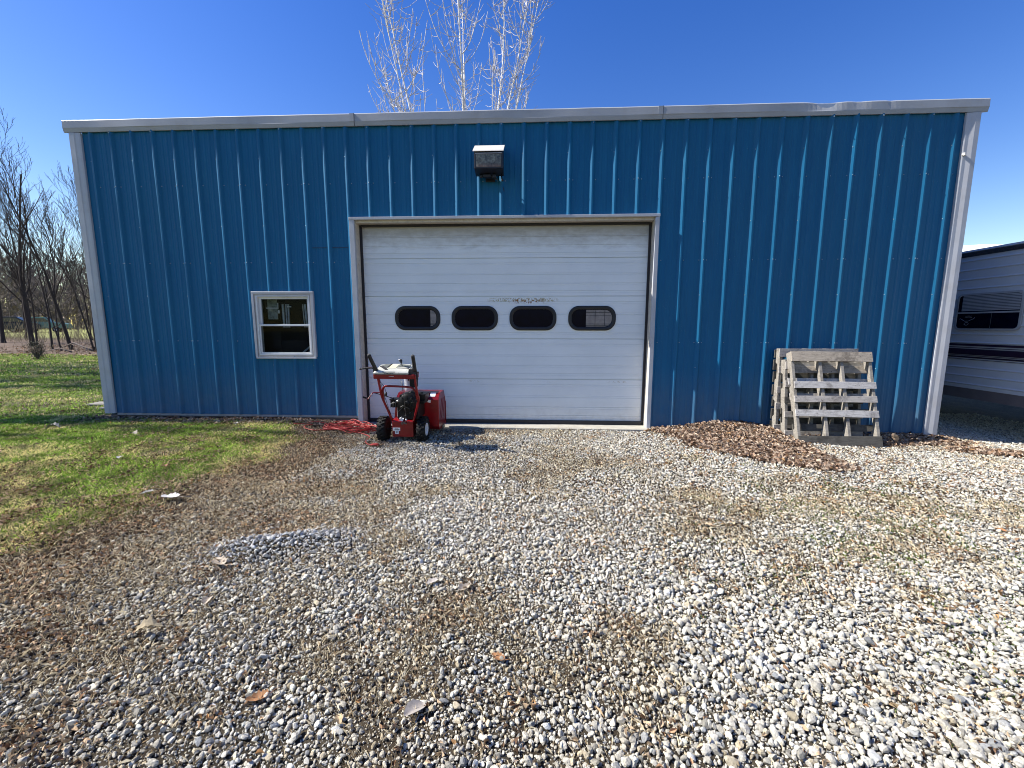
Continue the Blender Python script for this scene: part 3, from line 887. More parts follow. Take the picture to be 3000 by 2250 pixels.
ring(mb,a0,a1,b0,b1,.018,-.034,.06,mi=1); ring(mb,a0+.019,a1-.019,b0+.019,b1-.019,.020,-.040,.06,.016)
mb.build('window_frame',[M['vinyl'],M['vinyl_d']],wn,bevel=.0015)
mb=MB(); ring(mb,a0+.040,a1-.040,1.322,b1-.036,.034,-.004,.03,.032,wb=.026); mb.build('upper_sash',M['vinyl'],wn,bevel=.0015)
mb=MB(); ring(mb,a0+.040,a1-.040,b0+.040,1.345,.020,-.030,-.006,.026,wb=.022); mb.build('lower_sash',M['vinyl'],wn,bevel=.0015)
mb=MB(); mb.box((a0+.075,.010,1.346),(a1-.075,.014,b1-.070)); mb.build('upper_pane',M['glass'],wn)
mb=MB(); mb.box((a0+.061,-.018,b0+.063),(a1-.061,-.014,1.318)); mb.build('lower_pane',M['glass'],wn)
# things just inside the window, plus a dark backing added to darken the room
mb=MB()
mb.box((2.27,.16,1.42),(2.42,.165,1.74),mi=1)
for x,w in ((2.52,.030),(2.565,.018),(2.60,.022),(2.83,.012),(2.865,.026),(2.905,.020),(2.945,.03)):
    mb.cbox((x,.14,1.47),(w,.012,.34),(0,random.uniform(-.05,.08),random.uniform(-.4,.4)))
mb.box((2.28,.11,1.575),(2.46,.118,1.590),mi=2); mb.box((2.455,.11,1.57),(2.465,.118,1.66),mi=2); mb.box((2.60,.11,1.595),(2.66,.118,1.61),mi=2)
mb.sphere((2.47,.11,1.53),(.016,.01,.028),6,mi=2)
mb.box((2.29,.2,.98),(2.42,.205,1.24),mi=3); mb.cbox((2.55,.25,1.02),(.5,.02,.18),(.3,0,.1),mi=3); mb.cbox((2.85,.2,1.0),(.02,.02,.24),(.0,.9,.0)); mb.cbox((2.9,.2,.97),(.02,.02,.24),(.0,.9,.0))
mb.box((1.95,.50,.6),(3.3,.52,2.1),mi=3)  # dark sheet added behind the clutter to black out the room
mb.build('clutter_and_dark_backing',[M['cloth'],M['dirty_sheet'],M['pale'],M['room']],wn)
# wall lamp
lb=MB(); lx0,lx1=5.440,5.828
lb.prism([(-.002,3.715),(-.205,3.585),(-.200,3.385),(-.002,3.350)],lx0+.006,lx1-.006,'x')
lb.cbox((5.60,-.06,3.335),(.10,.05,.03)); lb.cbox((5.70,-.05,3.33),(.05,.06,.04)); lb.cbox((5.52,-.045,3.335),(.04,.03,.03)); lb.tube([(5.7,-.05,3.32),(5.72,-.045,3.30),(5.74,-.03,3.30)],.01,6); lb.tube([(5.79,-.04,3.36),(5.80,-.06,3.30),(5.81,-.05,3.27)],.009,6); lb.tube([(5.815,-.05,3.20),(5.83,-.05,3.14)],.006,5)
def lshift(m_): m_.v=[(6.246+(a-6.246)*.985, b-.095, c-.040) for a,b,c in m_.v]; return m_
lshift(lb)
lb.box((5.585,-.10,3.295),(5.70,.0,3.345)); lb.cbox((5.64,-.012,3.32),(.13,.022,.11)); lb.tube([(5.80,-.10,3.29),(5.82,-.03,3.27)],.008,5)
lp_=part(lb,'wall_lamp',M['lamp_black'],bevel=.003)
mb=MB(); mb.prism([(.0,3.742),(-.215,3.602),(-.222,3.588),(-.214,3.588),(-.205,3.594),(.0,3.728)],lx0-.010,lx1+.006,'x'); lshift(mb); mb.build('lamp_hood',M['hood'],lp_)
mb=MB(); mb.box((lx0+.02,-.2125,3.562),(lx1-.018,-.2055,3.569)); lshift(mb); mb.build('lens_rim',M['trim'],lp_)
mb=MB(); mb.add([(lx0+.03,-.2095,3.556),(lx1-.024,-.2095,3.556),(lx1-.028,-.2050,3.402),(lx0+.034,-.2050,3.402)],[(0,1,2,3)]); lshift(mb); mb.build('lamp_lens',M['lens'],lp_)
# side door leaf standing open on the left side
mb=MB(); mb.box((-.62,5.45,-.02),(-.272,5.50,2.05)); o=part(mb,'side_door',M['lamp_black']); o['label']='dark side door edge standing open beyond the left corner'

# concrete pads left of the corner
mb=MB(); mb.box((-.98,.50,-.25),(-.305,1.05,-.030)); o=mb.build('concrete_pad',paint('old_concrete',(.19,.175,.15),.95,0,.2,9,bump=.5,dirt=(.08,.07,.05),dscale=5,damt=.7),bevel=.012); tag(o,'pale concrete step slab beside the left corner of the building','concrete pad')
mb=MB(); mb.cbox((-1.35,.95,-.058),(.38,.26,.05),(0,.02,.1)); o=mb.build('concrete_pad',bpy.data.materials['old_concrete'],bevel=.01); tag(o,'smaller broken slab lying in the grass left of the step slab','concrete pad')

# ------------------------------------------------------------------ pallets
def wood_mat(name,c,dark):
    t=NT(name); v=t.coord((1.2,6,6)); v2=t.coord()
    g=t.noise(v,9,7,.7)
    col=t.ramp(g,[(.25,tuple(x*.55 for x in c)),(.5,c),(.75,tuple(min(1,x*1.3) for x in c))])
    s=t.noise(v2,7,6,.7)
    col=t.mix(t.mrange(s,.50,.66,0,.85),col,dark)
    k=t.noise(v2,38,3,.5)
    col=t.mix(t.mrange(k,.66,.72,0,.8),col,(.06,.05,.045))
    t.base(col); t.bump(g,.5,.004)
    return t.set(.9,0,.2)
M['wood_a']=wood_mat('weathered_grey_board',(.34,.315,.29),(.15,.135,.125))
M['wood_d']=wood_mat('tan_grey_board',(.33,.285,.23),(.13,.11,.09))
M['wood_e']=wood_mat('silver_grey_board',(.40,.385,.37),(.20,.185,.175))
M['wood_b']=wood_mat('pale_stringer',(.25,.23,.20),(.12,.105,.09))
M['wood_c']=wood_mat('dark_and_shade_board',(.085,.08,.07),(.04,.037,.033))  # dark foot board tone; on rear boards it paints the gap shade
def pallet(name,label,p0,lean,rz,width,length,front,back,strx,mats=('wood_a','wood_b'),lowboard=False):
    """local: x width, z up along the pallet, y depth 0 (front face) .. .12"""
    root=empty(name,p0,rz); tag(root,label,'pallet','wooden pallets leaning on the blue wall')
    A=Euler((-lean,0,0)).to_matrix().to_4x4()
    rr=random.Random(int(p0[0]*1000))
    for sx_ in strx:
        mb=MB(); 
        # stringer with two forklift notches on the back edge
        y0,y1=.018,.107
        poly=[(y0,0),(y1,0),(y1,length*.17),(y1-.035,length*.19),(y1-.035,length*.36),(y1,length*.38),(y1,length*.62),(y1-.035,length*.64),(y1-.035,length*.81),(y1,length*.83),(y1,length),(y0,length)]
        n=len(poly)
        vs=[A@Vector((sx_,u,w)) for u,w in poly]+[A@Vector((sx_+.038,u,w)) for u,w in poly]
        mb.add(vs,[tuple(range(n)),tuple(range(2*n-1,n-1,-1))]+[(i,(i+1)%n,n+(i+1)%n,n+i) for i in range(n)])
        mb.build('stringer',M[mats[1]],root,bevel=.002)
    def board(z0,z1,y,mat,x0=0,x1=None):
        x1=width if x1 is None else x1
        mb=MB(); a=rr.uniform(-.006,.006); j=rr.uniform(-.008,.008)
        # slightly irregular plank, gently warped
        nseg=6; vs=[];fs=[]
        for i in range(nseg+1):
            t_=i/nseg; x=x0+j+(x1-x0)*t_; bow=.004*math.sin(math.pi*t_+j*90)
            for (yy,zz) in ((y,z0),(y+.016,z0),(y+.016,z1),(y,z1)):
                vs.append(A@Vector((x,yy-bow,zz+a*(t_-.5)*2+rr.uniform(-.0015,.0015))))
        for i in range(nseg):
            for k_ in range(4):
                fs.append((i*4+k_,(i+1)*4+k_,(i+1)*4+(k_+1)%4,i*4+(k_+1)%4))
        fs += [(0,1,2,3),(nseg*4+3,nseg*4+2,nseg*4+1,nseg*4)]
        mb.add(vs,fs)
        for s_ in strx:
            for zz in (z0+(z1-z0)*.28,z0+(z1-z0)*.72):
                if y<.05:
                    c_=A@Vector((s_+.019+rr.uniform(-.006,.006),y-.0015,zz)); mb.lathe([(0,.0001),(0,.004),(.002,.004)],c_,'y',6,mi=1)
        mb.build('deck_board',[M[mat],M['lamp_black']],root,bevel=.0015)
    for z0,z1,mat in front: board(z0,z1,.001,mat)
    for z0,z1,mat in back: board(z0,z1,.108,mat)
    return root
f_=[(.0,.135,'wood_c'),(.375,.463,'wood_e'),(.562,.645,'wood_a'),(.742,.83,'wood_e'),(1.095,1.225,'wood_d')]
b_=[(0,.09,'wood_a'),(.20,.29,'wood_c'),(.40,.49,'wood_c'),(.60,.69,'wood_a'),(.80,.89,'wood_e'),(.96,1.05,'wood_d'),(1.13,1.22,'wood_a')]
pallet('wooden_pallet','front weathered pallet leaning outward with four pale stringers and grey boards',(9.60,-.715,float(H(10.4,-.75))+.004),R(17.0),R(-.5),1.01,1.225,f_,b_,[.0,.345,.615,.965])
pallet('wooden_pallet','shorter middle pallet between the front one and the wall pallets, its stringer end pale',(9.585,-.43,-.13),R(7.5),R(.5),1.0,1.03,[(0,.09,'wood_a'),(.26,.34,'wood_a'),(.45,.53,'wood_c'),(.66,.75,'wood_a'),(.9,1.0,'wood_a')],[(0,.11,'wood_c'),(.15,.26,'wood_c'),(.30,.41,'wood_c'),(.46,.57,'wood_c'),(.61,.72,'wood_c'),(.76,.87,'wood_c'),(.92,1.02,'wood_c')],[.0,.33,.60,.94])  # near-black back boards paint the shade seen through the gaps
pallet('wooden_pallet','second pallet from the wall, boards standing proud at its left end',(9.545,-.235,-.10),R(2.0),R(0),1.02,1.13,[(0,.09,'wood_a'),(.3,.39,'wood_a'),(.52,.61,'wood_a'),(.8,.89,'wood_a'),(1.02,1.13,'wood_a')],[(0,.13,'wood_c'),(.16,.30,'wood_c'),(.33,.47,'wood_c'),(.50,.64,'wood_c'),(.67,.81,'wood_c'),(.84,.98,'wood_c'),(1.01,1.12,'wood_c')],[.02,.35,.62,.94])  # back boards packed and darkened so the gaps look shaded

# ------------------------------------------------------------------ snow blower
M['red']=paint('red_enamel',(.20,.003,.006),.28,0,.12,10,dirt=(.20,.02,.02),dscale=14,damt=.4)
M['engine']=paint('engine_black',(.004,.004,.005),.45,0,.3,20,bump=.2,spec=.25)
M['cast']=paint('cast_metal',(.10,.10,.10),.35,.7,.3,30,bump=.3)
M['silver']=paint('chromed_steel',(.6,.6,.58),.25,.9,.1,10)
M['dash']=paint('off_white_plastic',(.50,.50,.44),.4,0,.05,20,dirt=(.5,.48,.40),dscale=20,damt=.4)
M['dashgrey']=paint('grey_plastic',(.10,.11,.10),.5,0,.2,20)
M['decal']=paint('white_decal',(.72,.72,.72),.4,0,.06,30,dirt=(.4,.4,.4),dscale=40,damt=.5)
M['tyre']=paint('tyre_rubber',(.007,.007,.007),.75,0,.3,40,bump=.3,spec=.3)
M['rim']=paint('grey_white_rim',(.62,.62,.66),.4,0,.06,12)
M['cream']=paint('cream_label',(.58,.53,.36),.4,0,.05,30)
SX,SY,SZ=4.60,-.82,-.152
SB=empty('snow_blower',(SX,SY,SZ)); tag(SB,'red two-stage snow blower with black engine parked in front of the white door','snow blower')
def L(x,y,z): return (x-SX,y-SY,z-SZ)
def LL(*p): return [L(*q) for q in p]
def smooth_path(pts,n=6):
    P=[Vector(p) for p in pts]; out=[]
    for i in range(len(P)-1):
        p0=P[max(i-1,0)];p1=P[i];p2=P[i+1];p3=P[min(i+2,len(P)-1)]
        for k in range(n):
            t_=k/n
            out.append(.5*((2*p1)+(-p0+p2)*t_+(2*p0-5*p1+4*p2-p3)*t_*t_+(-p0+3*p1-3*p2+p3)*t_**3))
    out.append(P[-1]); return out
# handle frame
mb=MB(); mb.tube(smooth_path(LL((4.44,-1.26,.76),(4.438,-1.25,.70),(4.425,-1.14,.52),(4.42,-1.06,.42),(4.475,-.90,.12)),5),.0145,10); mb.build('handle_tube',M['red'],SB)
mb=MB(); mb.tube(smooth_path(LL((4.872,-1.26,.76),(4.872,-1.25,.70),(4.862,-1.14,.52),(4.852,-1.06,.42),(4.735,-.90,.12)),5),.0145,10); mb.build('handle_tube',M['red'],SB)
mb=MB(); mb.tube(smooth_path(LL((4.438,-1.10,.44),(4.440,-1.13,.55),(4.465,-1.15,.600),(4.50,-1.152,.612),(4.64,-1.152,.610),(4.76,-1.15,.602),(4.81,-1.15,.588),(4.842,-1.13,.54),(4.850,-1.10,.44)),4),.0125,10); mb.build('cross_hoop',M['red'],SB)
for a in (LL((4.393,-1.40,1.008),(4.402,-1.36,.945),(4.43,-1.28,.81)),LL((4.894,-1.40,1.000),(4.890,-1.36,.945),(4.882,-1.28,.81))):
    mb=MB(); p=smooth_path(a,5); k=len(p); mb.tube(p,[.013,.0200]+[.0215]*(k-4)+[.022,.020],12); mb.build('hand_grip',M['black'],SB)
mb=MB(); mb.tube(smooth_path(LL((4.43,-1.27,.80),(4.40,-1.27,.838),(4.34,-1.28,.842),(4.25,-1.29,.832)),4),[.014]*6+[.010]*7,8); mb.sphere(L(4.248,-1.29,.831),(.016,.013,.013),6); mb.cbox(L(4.415,-1.27,.80),(.045,.04,.065)); mb.tube(LL((4.31,-1.28,.842),(4.40,-1.26,.852)),.008,6,mi=1); mb.build('clutch_lever',[M['black'],M['red']],SB)
mb=MB(); mb.tube(smooth_path(LL((4.84,-1.27,.815),(4.875,-1.27,.84),(4.893,-1.26,.80),(4.90,-1.25,.70)),4),.010,8); mb.cbox(L(4.845,-1.26,.80),(.07,.06,.06)); mb.sphere(L(4.85,-1.27,.825),(.025,.02,.02),6); mb.build('clutch_lever',M['black'],SB)
# dashboard
mb=MB()
prof=[(-1.315,.772),(-1.320,.790),(-1.310,.808),(-1.12,.872),(-1.09,.868),(-1.08,.80),(-1.09,.772)]
xs=[4.405,4.43,4.50,4.60,4.70,4.78,4.812]; sc_=[.70,.92,1,1.05,1.03,1.0,.9]
vs=[]
for x,s_ in zip(xs,sc_):
    vs += [L(x, y, .772+(z-.772)*s_) for y,z in prof]
n=len(prof); fs=[(i*n+j,(i+1)*n+j,(i+1)*n+(j+1)%n,i*n+(j+1)%n) for i in range(len(xs)-1) for j in range(n)]+[tuple(range(n)),tuple(range(len(vs)-1,len(vs)-n-1,-1))]
mb.add(vs,fs); dash=mb.build('control_panel',M['dash'],SB,bevel=.004,seg=2)
# on-panel fittings lie on the slope
def slope(x,y): # height of the panel top
    s_=np.interp(x,xs,sc_); return .772+((.808+(y+1.31)/.19*.064)-.772)*s_+.0012
def patch(poly,mat,name,par=SB,dz=.0):
    mb=MB(); top=[L(x,y,slope(x,y)+.003+dz) for x,y in poly]; bot=[L(x,y,slope(x,y)-.004) for x,y in poly]; n=len(poly)
    mb.add(top+bot,[tuple(range(n))]+[(i,(i+1)%n,n+(i+1)%n,n+i) for i in range(n)]); o=mb.build(name,mat,dash); return o
patch([(4.425,-1.15),(4.50,-1.125),(4.56,-1.125),(4.535,-1.24),(4.47,-1.21)],M['dashgrey'],'panel_inset')
patch([(4.43,-1.17),(4.475,-1.17),(4.565,-1.275),(4.53,-1.278)],M['black'],'panel_inset',dz=.002)
patch([(4.575,-1.125),(4.545,-1.22),(4.535,-1.22),(4.555,-1.135)],M['black'],'panel_inset',dz=.003)
patch([(4.665,-1.13),(4.795,-1.14),(4.80,-1.21),(4.66,-1.20)],M['dashgrey'],'lever_slot')
patch([(4.575,-1.14),(4.655,-1.14),(4.645,-1.24),(4.555,-1.24)],M['cream'],'instruction_label')
patch([(4.66,-1.225),(4.795,-1.225),(4.795,-1.238),(4.66,-1.238)],M['black'],'lever_scale',dz=.001)
mb=MB()
for k in range(7): mb.box(L(4.535+.016*k,-1.3215,.777),L(4.535+.016*k+random.uniform(.006,.013),-1.3195,.777+random.uniform(.006,.012)))
mb.box(L(4.51,-1.3208,.797),L(4.66,-1.3190,.804)); mb.sphere(L(4.447,-1.318,.790),(.004,.003,.004),4); mb.sphere(L(4.70,-1.32,.790),(.004,.003,.004),4)
mb.build('brand_strip',M['engine'],dash)
mb=MB(); mb.prism([(-1.300-SY,.716-SZ),(-1.312-SY,.728-SZ),(-1.312-SY,.768-SZ),(-1.10-SY,.770-SZ),(-1.10-SY,.716-SZ)],4.402-SX,4.878-SX,'x'); tray=mb.build('panel_tray',M['red'],SB,bevel=.004,seg=2)
mb=MB(); 
for k in range(6): mb.box(L(4.585+.010*k,-1.3135,.744),L(4.585+.010*k+.006,-1.3122,.750))
mb.build('tray_marking',M['decal'],tray)
mb=MB(); mb.tube(smooth_path(LL((4.706,-1.17,.83),(4.700,-1.18,.87),(4.703,-1.20,.905)),3),.0055,6); mb.tube(LL((4.698,-1.19,.895),(4.693,-1.20,.925)),[.010,.020],10); mb.sphere(L(4.692,-1.20,.928),(.021,.018,.012),7); mb.sphere(L(4.684,-1.206,.931),(.012,.010,.008),6,mi=1); mb.build('gear_lever',[M['black'],M['silver']],SB)
# chute crank
mb=MB(); mb.tube(smooth_path(LL((4.292,-1.25,.480),(4.305,-1.25,.474),(4.345,-1.22,.532),(4.36,-1.20,.540),(4.44,-1.14,.533)),3),.0058,7); mb.tube(LL((4.355,-1.20,.540),(4.42,-1.08,.49),(4.47,-.80,.40),(4.50,-.60,.38)),.0055,6,mi=1); mb.tube(LL((4.243,-1.25,.500),(4.25,-1.25,.492),(4.285,-1.25,.482)),[.008,.012,.009],8,mi=1); mb.build('chute_crank',[M['red'],M['engine']],SB)
mb=MB(); mb.lathe([(-.004,.001),(-.004,.026),(.004,.026),(.006,.001)],L(4.462,-1.08,.505),'x',12); mb.tube(LL((4.43,-1.08,.505),(4.462,-1.08,.505)),.008,6); mb.build('frame_knob',M['black'],SB)
# engine
mb=MB()
mb.box(L(4.535,-.90,.16),L(4.80,-.58,.40)); mb.lathe([(-.14,.0001),(-.14,.07),(-.125,.115),(-.06,.128),(.12,.128),(.14,.1),(.14,.0001)],L(4.675,-.80,.365),'y',22); 
mb.box(L(4.56,-.88,.40),L(4.79,-.62,.462)); mb.tube(LL((4.56,-.80,.44),(4.70,-.85,.49),(4.80,-.80,.45)),.016,7)
for k in range(6): mb.box(L(4.58+.034*k,-.905,.18),L(4.585+.034*k+.010,-.895,.36))
for k in range(9):
    a=R(40*k); mb.cbox(L(4.675+.075*math.sin(a),-.943,.365+.075*math.cos(a)),(.010,.008,.05),(0,a,0))
mb.lathe([(-.012,.0001),(-.012,.03),(0,.035)],L(4.675,-.94,.365),'y',14)
mb.tube(smooth_path(LL((4.60,-.93,.47),(4.62,-.96,.40),(4.64,-.95,.30),(4.66,-.94,.20)),4),.004,5); mb.tube(smooth_path(LL((4.72,-.93,.44),(4.76,-.97,.38),(4.77,-.95,.26)),4),.004,5)
eng=mb.build('engine',M['engine'],SB,bevel=.006)
mb=MB(); mb.box(L(4.768,-.80,.385),L(4.868,-.60,.462)); mb.box(L(4.775,-.81,.34),L(4.862,-.62,.383)); mb.tube(LL((4.80,-.72,.462),(4.80,-.72,.478)),.022,12); mb.build('fuel_tank',M['engine'],SB,bevel=.012,seg=2)
mb=MB(); mb.box(L(4.428,-.88,.392),L(4.56,-.74,.408)); mb.box(L(4.436,-.87,.300),L(4.550,-.75,.390)); 
for k in range(4): mb.tube(LL((4.445+.02*k,-.885,.30),(4.45+.02*k,-.89,.36+.01*k)),.006,6,mi=1)
mb.tube(LL((4.45,-.89,.352),(4.53,-.89,.372)),.007,6,mi=1); mb.build('carburettor_cover',[M['engine'],M['cast']],SB,bevel=.004)
mb=MB(); mb.lathe([(-.02,.0001),(-.018,.012),(-.006,.018),(.01,.018)],L(4.545,-.90,.388),'y',14); mb.build('fuel_primer',M['silver'],eng)
mb=MB(); mb.cbox(L(4.600,-.952,.30),(.006,.006,.10),(0,.75,0)); mb.cbox(L(4.675,-.955,.315),(.006,.006,.07),(0,-1.1,0)); mb.tube(LL((4.640,-1.02,.66),(4.650,-.98,.42),(4.655,-.93,.12)),.0042,6); mb.tube(LL((4.70,-.95,.245),(4.72,-.952,.252)),.006,6); mb.sphere(L(4.652,-.965,.30),(.008,.006,.01),5); mb.sphere(L(4.654,-.952,.215),(.012,.006,.008),5); mb.build('control_rod',M['cast'],SB)
mb=MB(); mb.tube(smooth_path(LL((4.45,-1.25,.72),(4.462,-1.10,.44),(4.47,-.95,.22)),4),.0028,5); mb.tube(smooth_path(LL((4.86,-1.25,.72),(4.80,-1.10,.50),(4.74,-.95,.15)),4),.0028,5); mb.tube(smooth_path(LL((4.44,-1.25,.70),(4.47,-1.15,.60),(4.47,-1.1,.5)),4),.0025,5); mb.build('control_cable',M['engine'],SB)
# gearbox body and belt cover
mb=MB(); mb.prism([(-.925-SY,-.068-SZ),(-.930-SY,.135-SZ),(-.88-SY,.152-SZ),(-.45-SY,.160-SZ),(-.45-SY,-.068-SZ)],4.468-SX,4.738-SX,'x'); body=mb.build('gear_housing',M['red'],SB,bevel=.006,seg=2)
mb=MB(); mb.box(L(4.478,-.9335,.012),L(4.572,-.9315,.052)); mb.box(L(4.505,-.9335,-.030),L(4.552,-.9315,.0105)); mb.build('warning_label',M['decal'],body)
mb=MB(); 
for z,x0,x1 in ((.040,4.505,4.55),(.030,4.50,4.565),(.024,4.50,4.56),(.0,4.515,4.54),(-.006,4.515,4.54),(-.012,4.52,4.54)): mb.box(L(x0,-.9350,z),L(x1,-.9337,z+.0035))
mb.build('label_print',M['engine'],body)
mb=MB(); mb.add(LL((4.575,-.94,.155),(4.60,-.96,.205),(4.61,-.93,.165),(4.63,-.95,.185),(4.61,-.94,.135),(4.55,-.93,.148)),[(0,1,2,3,4,5)]); mb.cbox(L(4.59,-.915,.165),(.05,.04,.012),(.3,.2,.2)); mb.cbox(L(4.64,-.945,.115),(.045,.008,.02),(0,.4,0),mi=1); mb.cbox(L(4.60,-.935,.108),(.02,.006,.03),(0,-.3,0),mi=1); mb.sphere(L(4.655,-.935,.158),(.012,.010,.014),5); mb.build('shift_bracket',[M['rim'],M['cast']],SB)
mb=MB(); mb.prism([(4.452-SX,.135-SZ),(4.470-SX,.300-SZ),(4.515-SX,.300-SZ),(4.560-SX,.150-SZ)],-.78-SY,-.56-SY,'y'); mb.box(L(4.492,-.786,.16),L(4.497,-.781,.29),mi=1); mb.build('belt_cover',[M['red'],M['decal']],SB,bevel=.012,seg=2)
# auger housing
poly=[(-.55,-.02),(-.55,.345),(-.525,.385),(-.44,.428),(-.21,.432),(-.12,.30),(-.07,.10),(-.09,-.075),(-.40,-.085),(-.52,-.06)]
def side(x0,x1):
    mb=MB(); mb.prism([(a-SY,b-SZ) for a,b in poly],x0-SX,x1-SX,'x'); return mb
AH=MB()
n=len(poly); rim_=poly[:5]; back=[poly[9]]+poly[:5]
AH.prism([(a-SY,b-SZ) for a,b in poly],4.408-SX,4.412-SX,'x'); AH.prism([(a-SY,b-SZ) for a,b in poly],4.978-SX,4.982-SX,'x')
bk=[(-.40,-.083),(-.52,-.058),(-.548,-.02),(-.548,.345),(-.523,.384),(-.44,.4265),(-.21,.4305)]; bi=[(a+.004,b-.004) for a,b in bk]
AH.add([L(4.412,a,b) for a,b in bk]+[L(4.978,a,b) for a,b in bk]+[L(4.412,a+.006,b-.003) for a,b in bk]+[L(4.978,a+.006,b-.003) for a,b in bk],
  [(i,i+1,8+i,7+i) for i in range(6)]+[(14+i,21+i,22+i,15+i) for i in range(6)])
for k in range(3):
    AH.cbox(L(4.9845,-.42+.10*k,.20),(.005,.012,.30),(R(-28),0,0))
AH.box(L(4.982,-.13,-.03),L(4.990,-.11,.26)); AH.box(L(4.70,-.552,.415),L(4.83,-.45,.43))
ah=AH.build('auger_housing',M['red'],SB,bevel=.002)
mb=MB(); 
def topq(x0,x1,t0,t1,off=.0015):
    a=Vector((0,-.525,.385));b=Vector((0,-.44,.428)); nrm=Vector((0,-.45,.89))
    p=[a.lerp(b,t0)+nrm*off,a.lerp(b,t1)+nrm*off]
    return [L(x0,p[0].y,p[0].z),L(x1,p[0].y,p[0].z),L(x1,p[1].y,p[1].z),L(x0,p[1].y,p[1].z)]
mb.add(topq(4.855,4.93,.0,.95),[(0,1,2,3)]); mb.build('hazard_label',M['decal'],ah); mb=MB(); mb.add([L(4.80,-.5515,.345),L(4.875,-.5515,.345),L(4.875,-.5515,.305),L(4.80,-.5515,.318)],[(0,1,2,3)]); mb.build('hazard_label',M['decal'],ah)
mb=MB()
pts=[]; 
for k in range(61):
    t_=k/60; a=t_*4*math.pi; pts.append((4.43+t_*.53,a))
for (x,a),(x2,a2) in zip(pts[:-1],pts[1:]):
    c0=(x,-.30,.12);c1=(x2,-.30,.12)
    def q(x,a,r): return L(x,-.30+r*math.cos(a),.12+r*math.sin(a))
    mb.add([q(x,a,.09),q(x2,a2,.09),q(x2,a2,.155),q(x,a,.155)],[(0,1,2,3)])
mb.tube(LL((4.41,-.30,.12),(4.98,-.30,.12)),.014,8); mb.build('auger',M['red'],SB)
mb=MB(); mb.cbox(L(4.9925,-.32,-.07),(.008,.16,.05)); mb.build('skid_shoe',M['cast'],SB,bevel=.003)
# chute
mb=MB()
def arc(cx,cy,z,r,a0,a1,n=10): return [L(cx+r*math.sin(R(a0+(a1-a0)*i/n)),cy+r*math.cos(R(a0+(a1-a0)*i/n)),z) for i in range(n+1)]
rings=[arc(4.545,-.44,.40,.085,100,330),arc(4.545,-.45,.50,.082,100,330),arc(4.54,-.46,.60,.080,100,330),arc(4.55,-.50,.66,.078,100,330)]
n=11; mb.add([p for r_ in rings for p in r_],[(i*n+j,(i+1)*n+j,(i+1)*n+j+1,i*n+j+1) for i in range(3) for j in range(n-1)],True)
mb.lathe([(0,.10),(.02,.10),(.02,.085)],L(4.545,-.44,.39),'z',20,mi=1)
mb.v=[(a,b+.12,c) for a,b,c in mb.v]; ch=mb.build('discharge_chute',[M['rim'],M['engine']],SB); md=ch.modifiers.new('t','SOLIDIFY'); md.thickness=.004
mb=MB(); mb.box(L(4.578,-.60,.50),L(4.665,-.49,.70)); mb.box(L(4.45,-.545,.675),L(4.665,-.44,.70)); mb.box(L(4.545,-.57,.585),L(4.553,-.53,.70)); mb.v=[(a,b+.12,c) for a,b,c in mb.v]; mb.build('chute_deflector',M['engine'],SB,bevel=.01,seg=2)
# wheels
for cx,sgn in ((4.325,-1),(4.835,1)):
    w=MB(); ox=cx-SX; cz=.162
    w.lathe([(-.045,.075),(-.052,.10),(-.052,.135),(-.035,.148),(.035,.148),(.052,.135),(.052,.10),(.045,.075)],(ox,0,cz),'x',36)
    nl=18
    for k in range(nl):
        for s_ in (-1,1):
            a=2*math.pi*(k+(.5 if s_>0 else 0))/nl
            Mx=Matrix.Translation((ox,0,cz))@Matrix.Rotation(a,4,'X')@Matrix.Translation((s_*.026,0,.152))@Matrix.Rotation(s_*R(28),4,'Z')
            w.box((-.027,-.0095,-.012),(.027,.0095,.014),Mx)
    w.lathe([(-sgn*.041,.0001),(-sgn*.041,.09)],(ox,0,cz),'x',28)
    wh=w.build('wheel',M['tyre'],SB)
    r_=MB(); r_.lathe([(sgn*.040,.0001),(sgn*.040,.022),(sgn*.026,.024),(sgn*.026,.052),(sgn*.044,.060),(sgn*.050,.080),(sgn*.044,.086),(sgn*-.030,.078),(sgn*-.030,.05),(sgn*-.030,.0001)],(ox,0,cz),'x',28)
    for k in range(5):
        a=2*math.pi*k/5; r_.sphere((ox+sgn*.028,.037*math.cos(a),cz+.037*math.sin(a)),(.004,.006,.006),4)
    r_.build('rim',M['rim'],wh)
mb=MB(); mb.tube([(4.30-SX,0,.162),(4.86-SX,0,.162)],.011,8); mb.build('axle',M['cast'],SB)

# ------------------------------------------------------------------ extension cord
M['cord']=paint('red_orange_cord',(.40,.030,.022),.5,0,.15,40)
mb=MB(); rr=random.Random(4); pts=[]
cx,cy=3.72,-.42
gz=lambda x,y: float(H(x,y))
a=0
for k in range(150):
    a+=rr.uniform(.38,.62)
    rx=.34*rr.uniform(.55,1.05); ry=.235*rr.uniform(.5,1.05)
    x=cx+rx*math.cos(a)+.10*math.sin(a*.23); y=cy+ry*math.sin(a)+.04*math.cos(a*.31)
    z=gz(x,y)+.030+.060*rr.random()*(1-.6*abs(math.cos(a)))
    pts.append((x,y,z))
tail=[(3.95,-.66,.0),(4.12,-.80,.0),(4.14,-.92,0),(4.17,-1.05,0),(4.24,-1.15,0),(4.30,-1.17,0)]
pts+= [(x,y,gz(x,y)+.034) for x,y,_ in tail]
head=[(3.16,-.42),(3.10,-.50),(3.16,-.62),(3.30,-.70),(3.42,-.66)]
pts=[(x,y,gz(x,y)+.032) for x,y in head]+pts
mb.tube(smooth_path(pts,4),.0050,6)
head2=[(3.50,-.36),(3.40,-.30),(3.28,-.26),(3.12,-.27),(3.02,-.34),(2.92,-.46)]
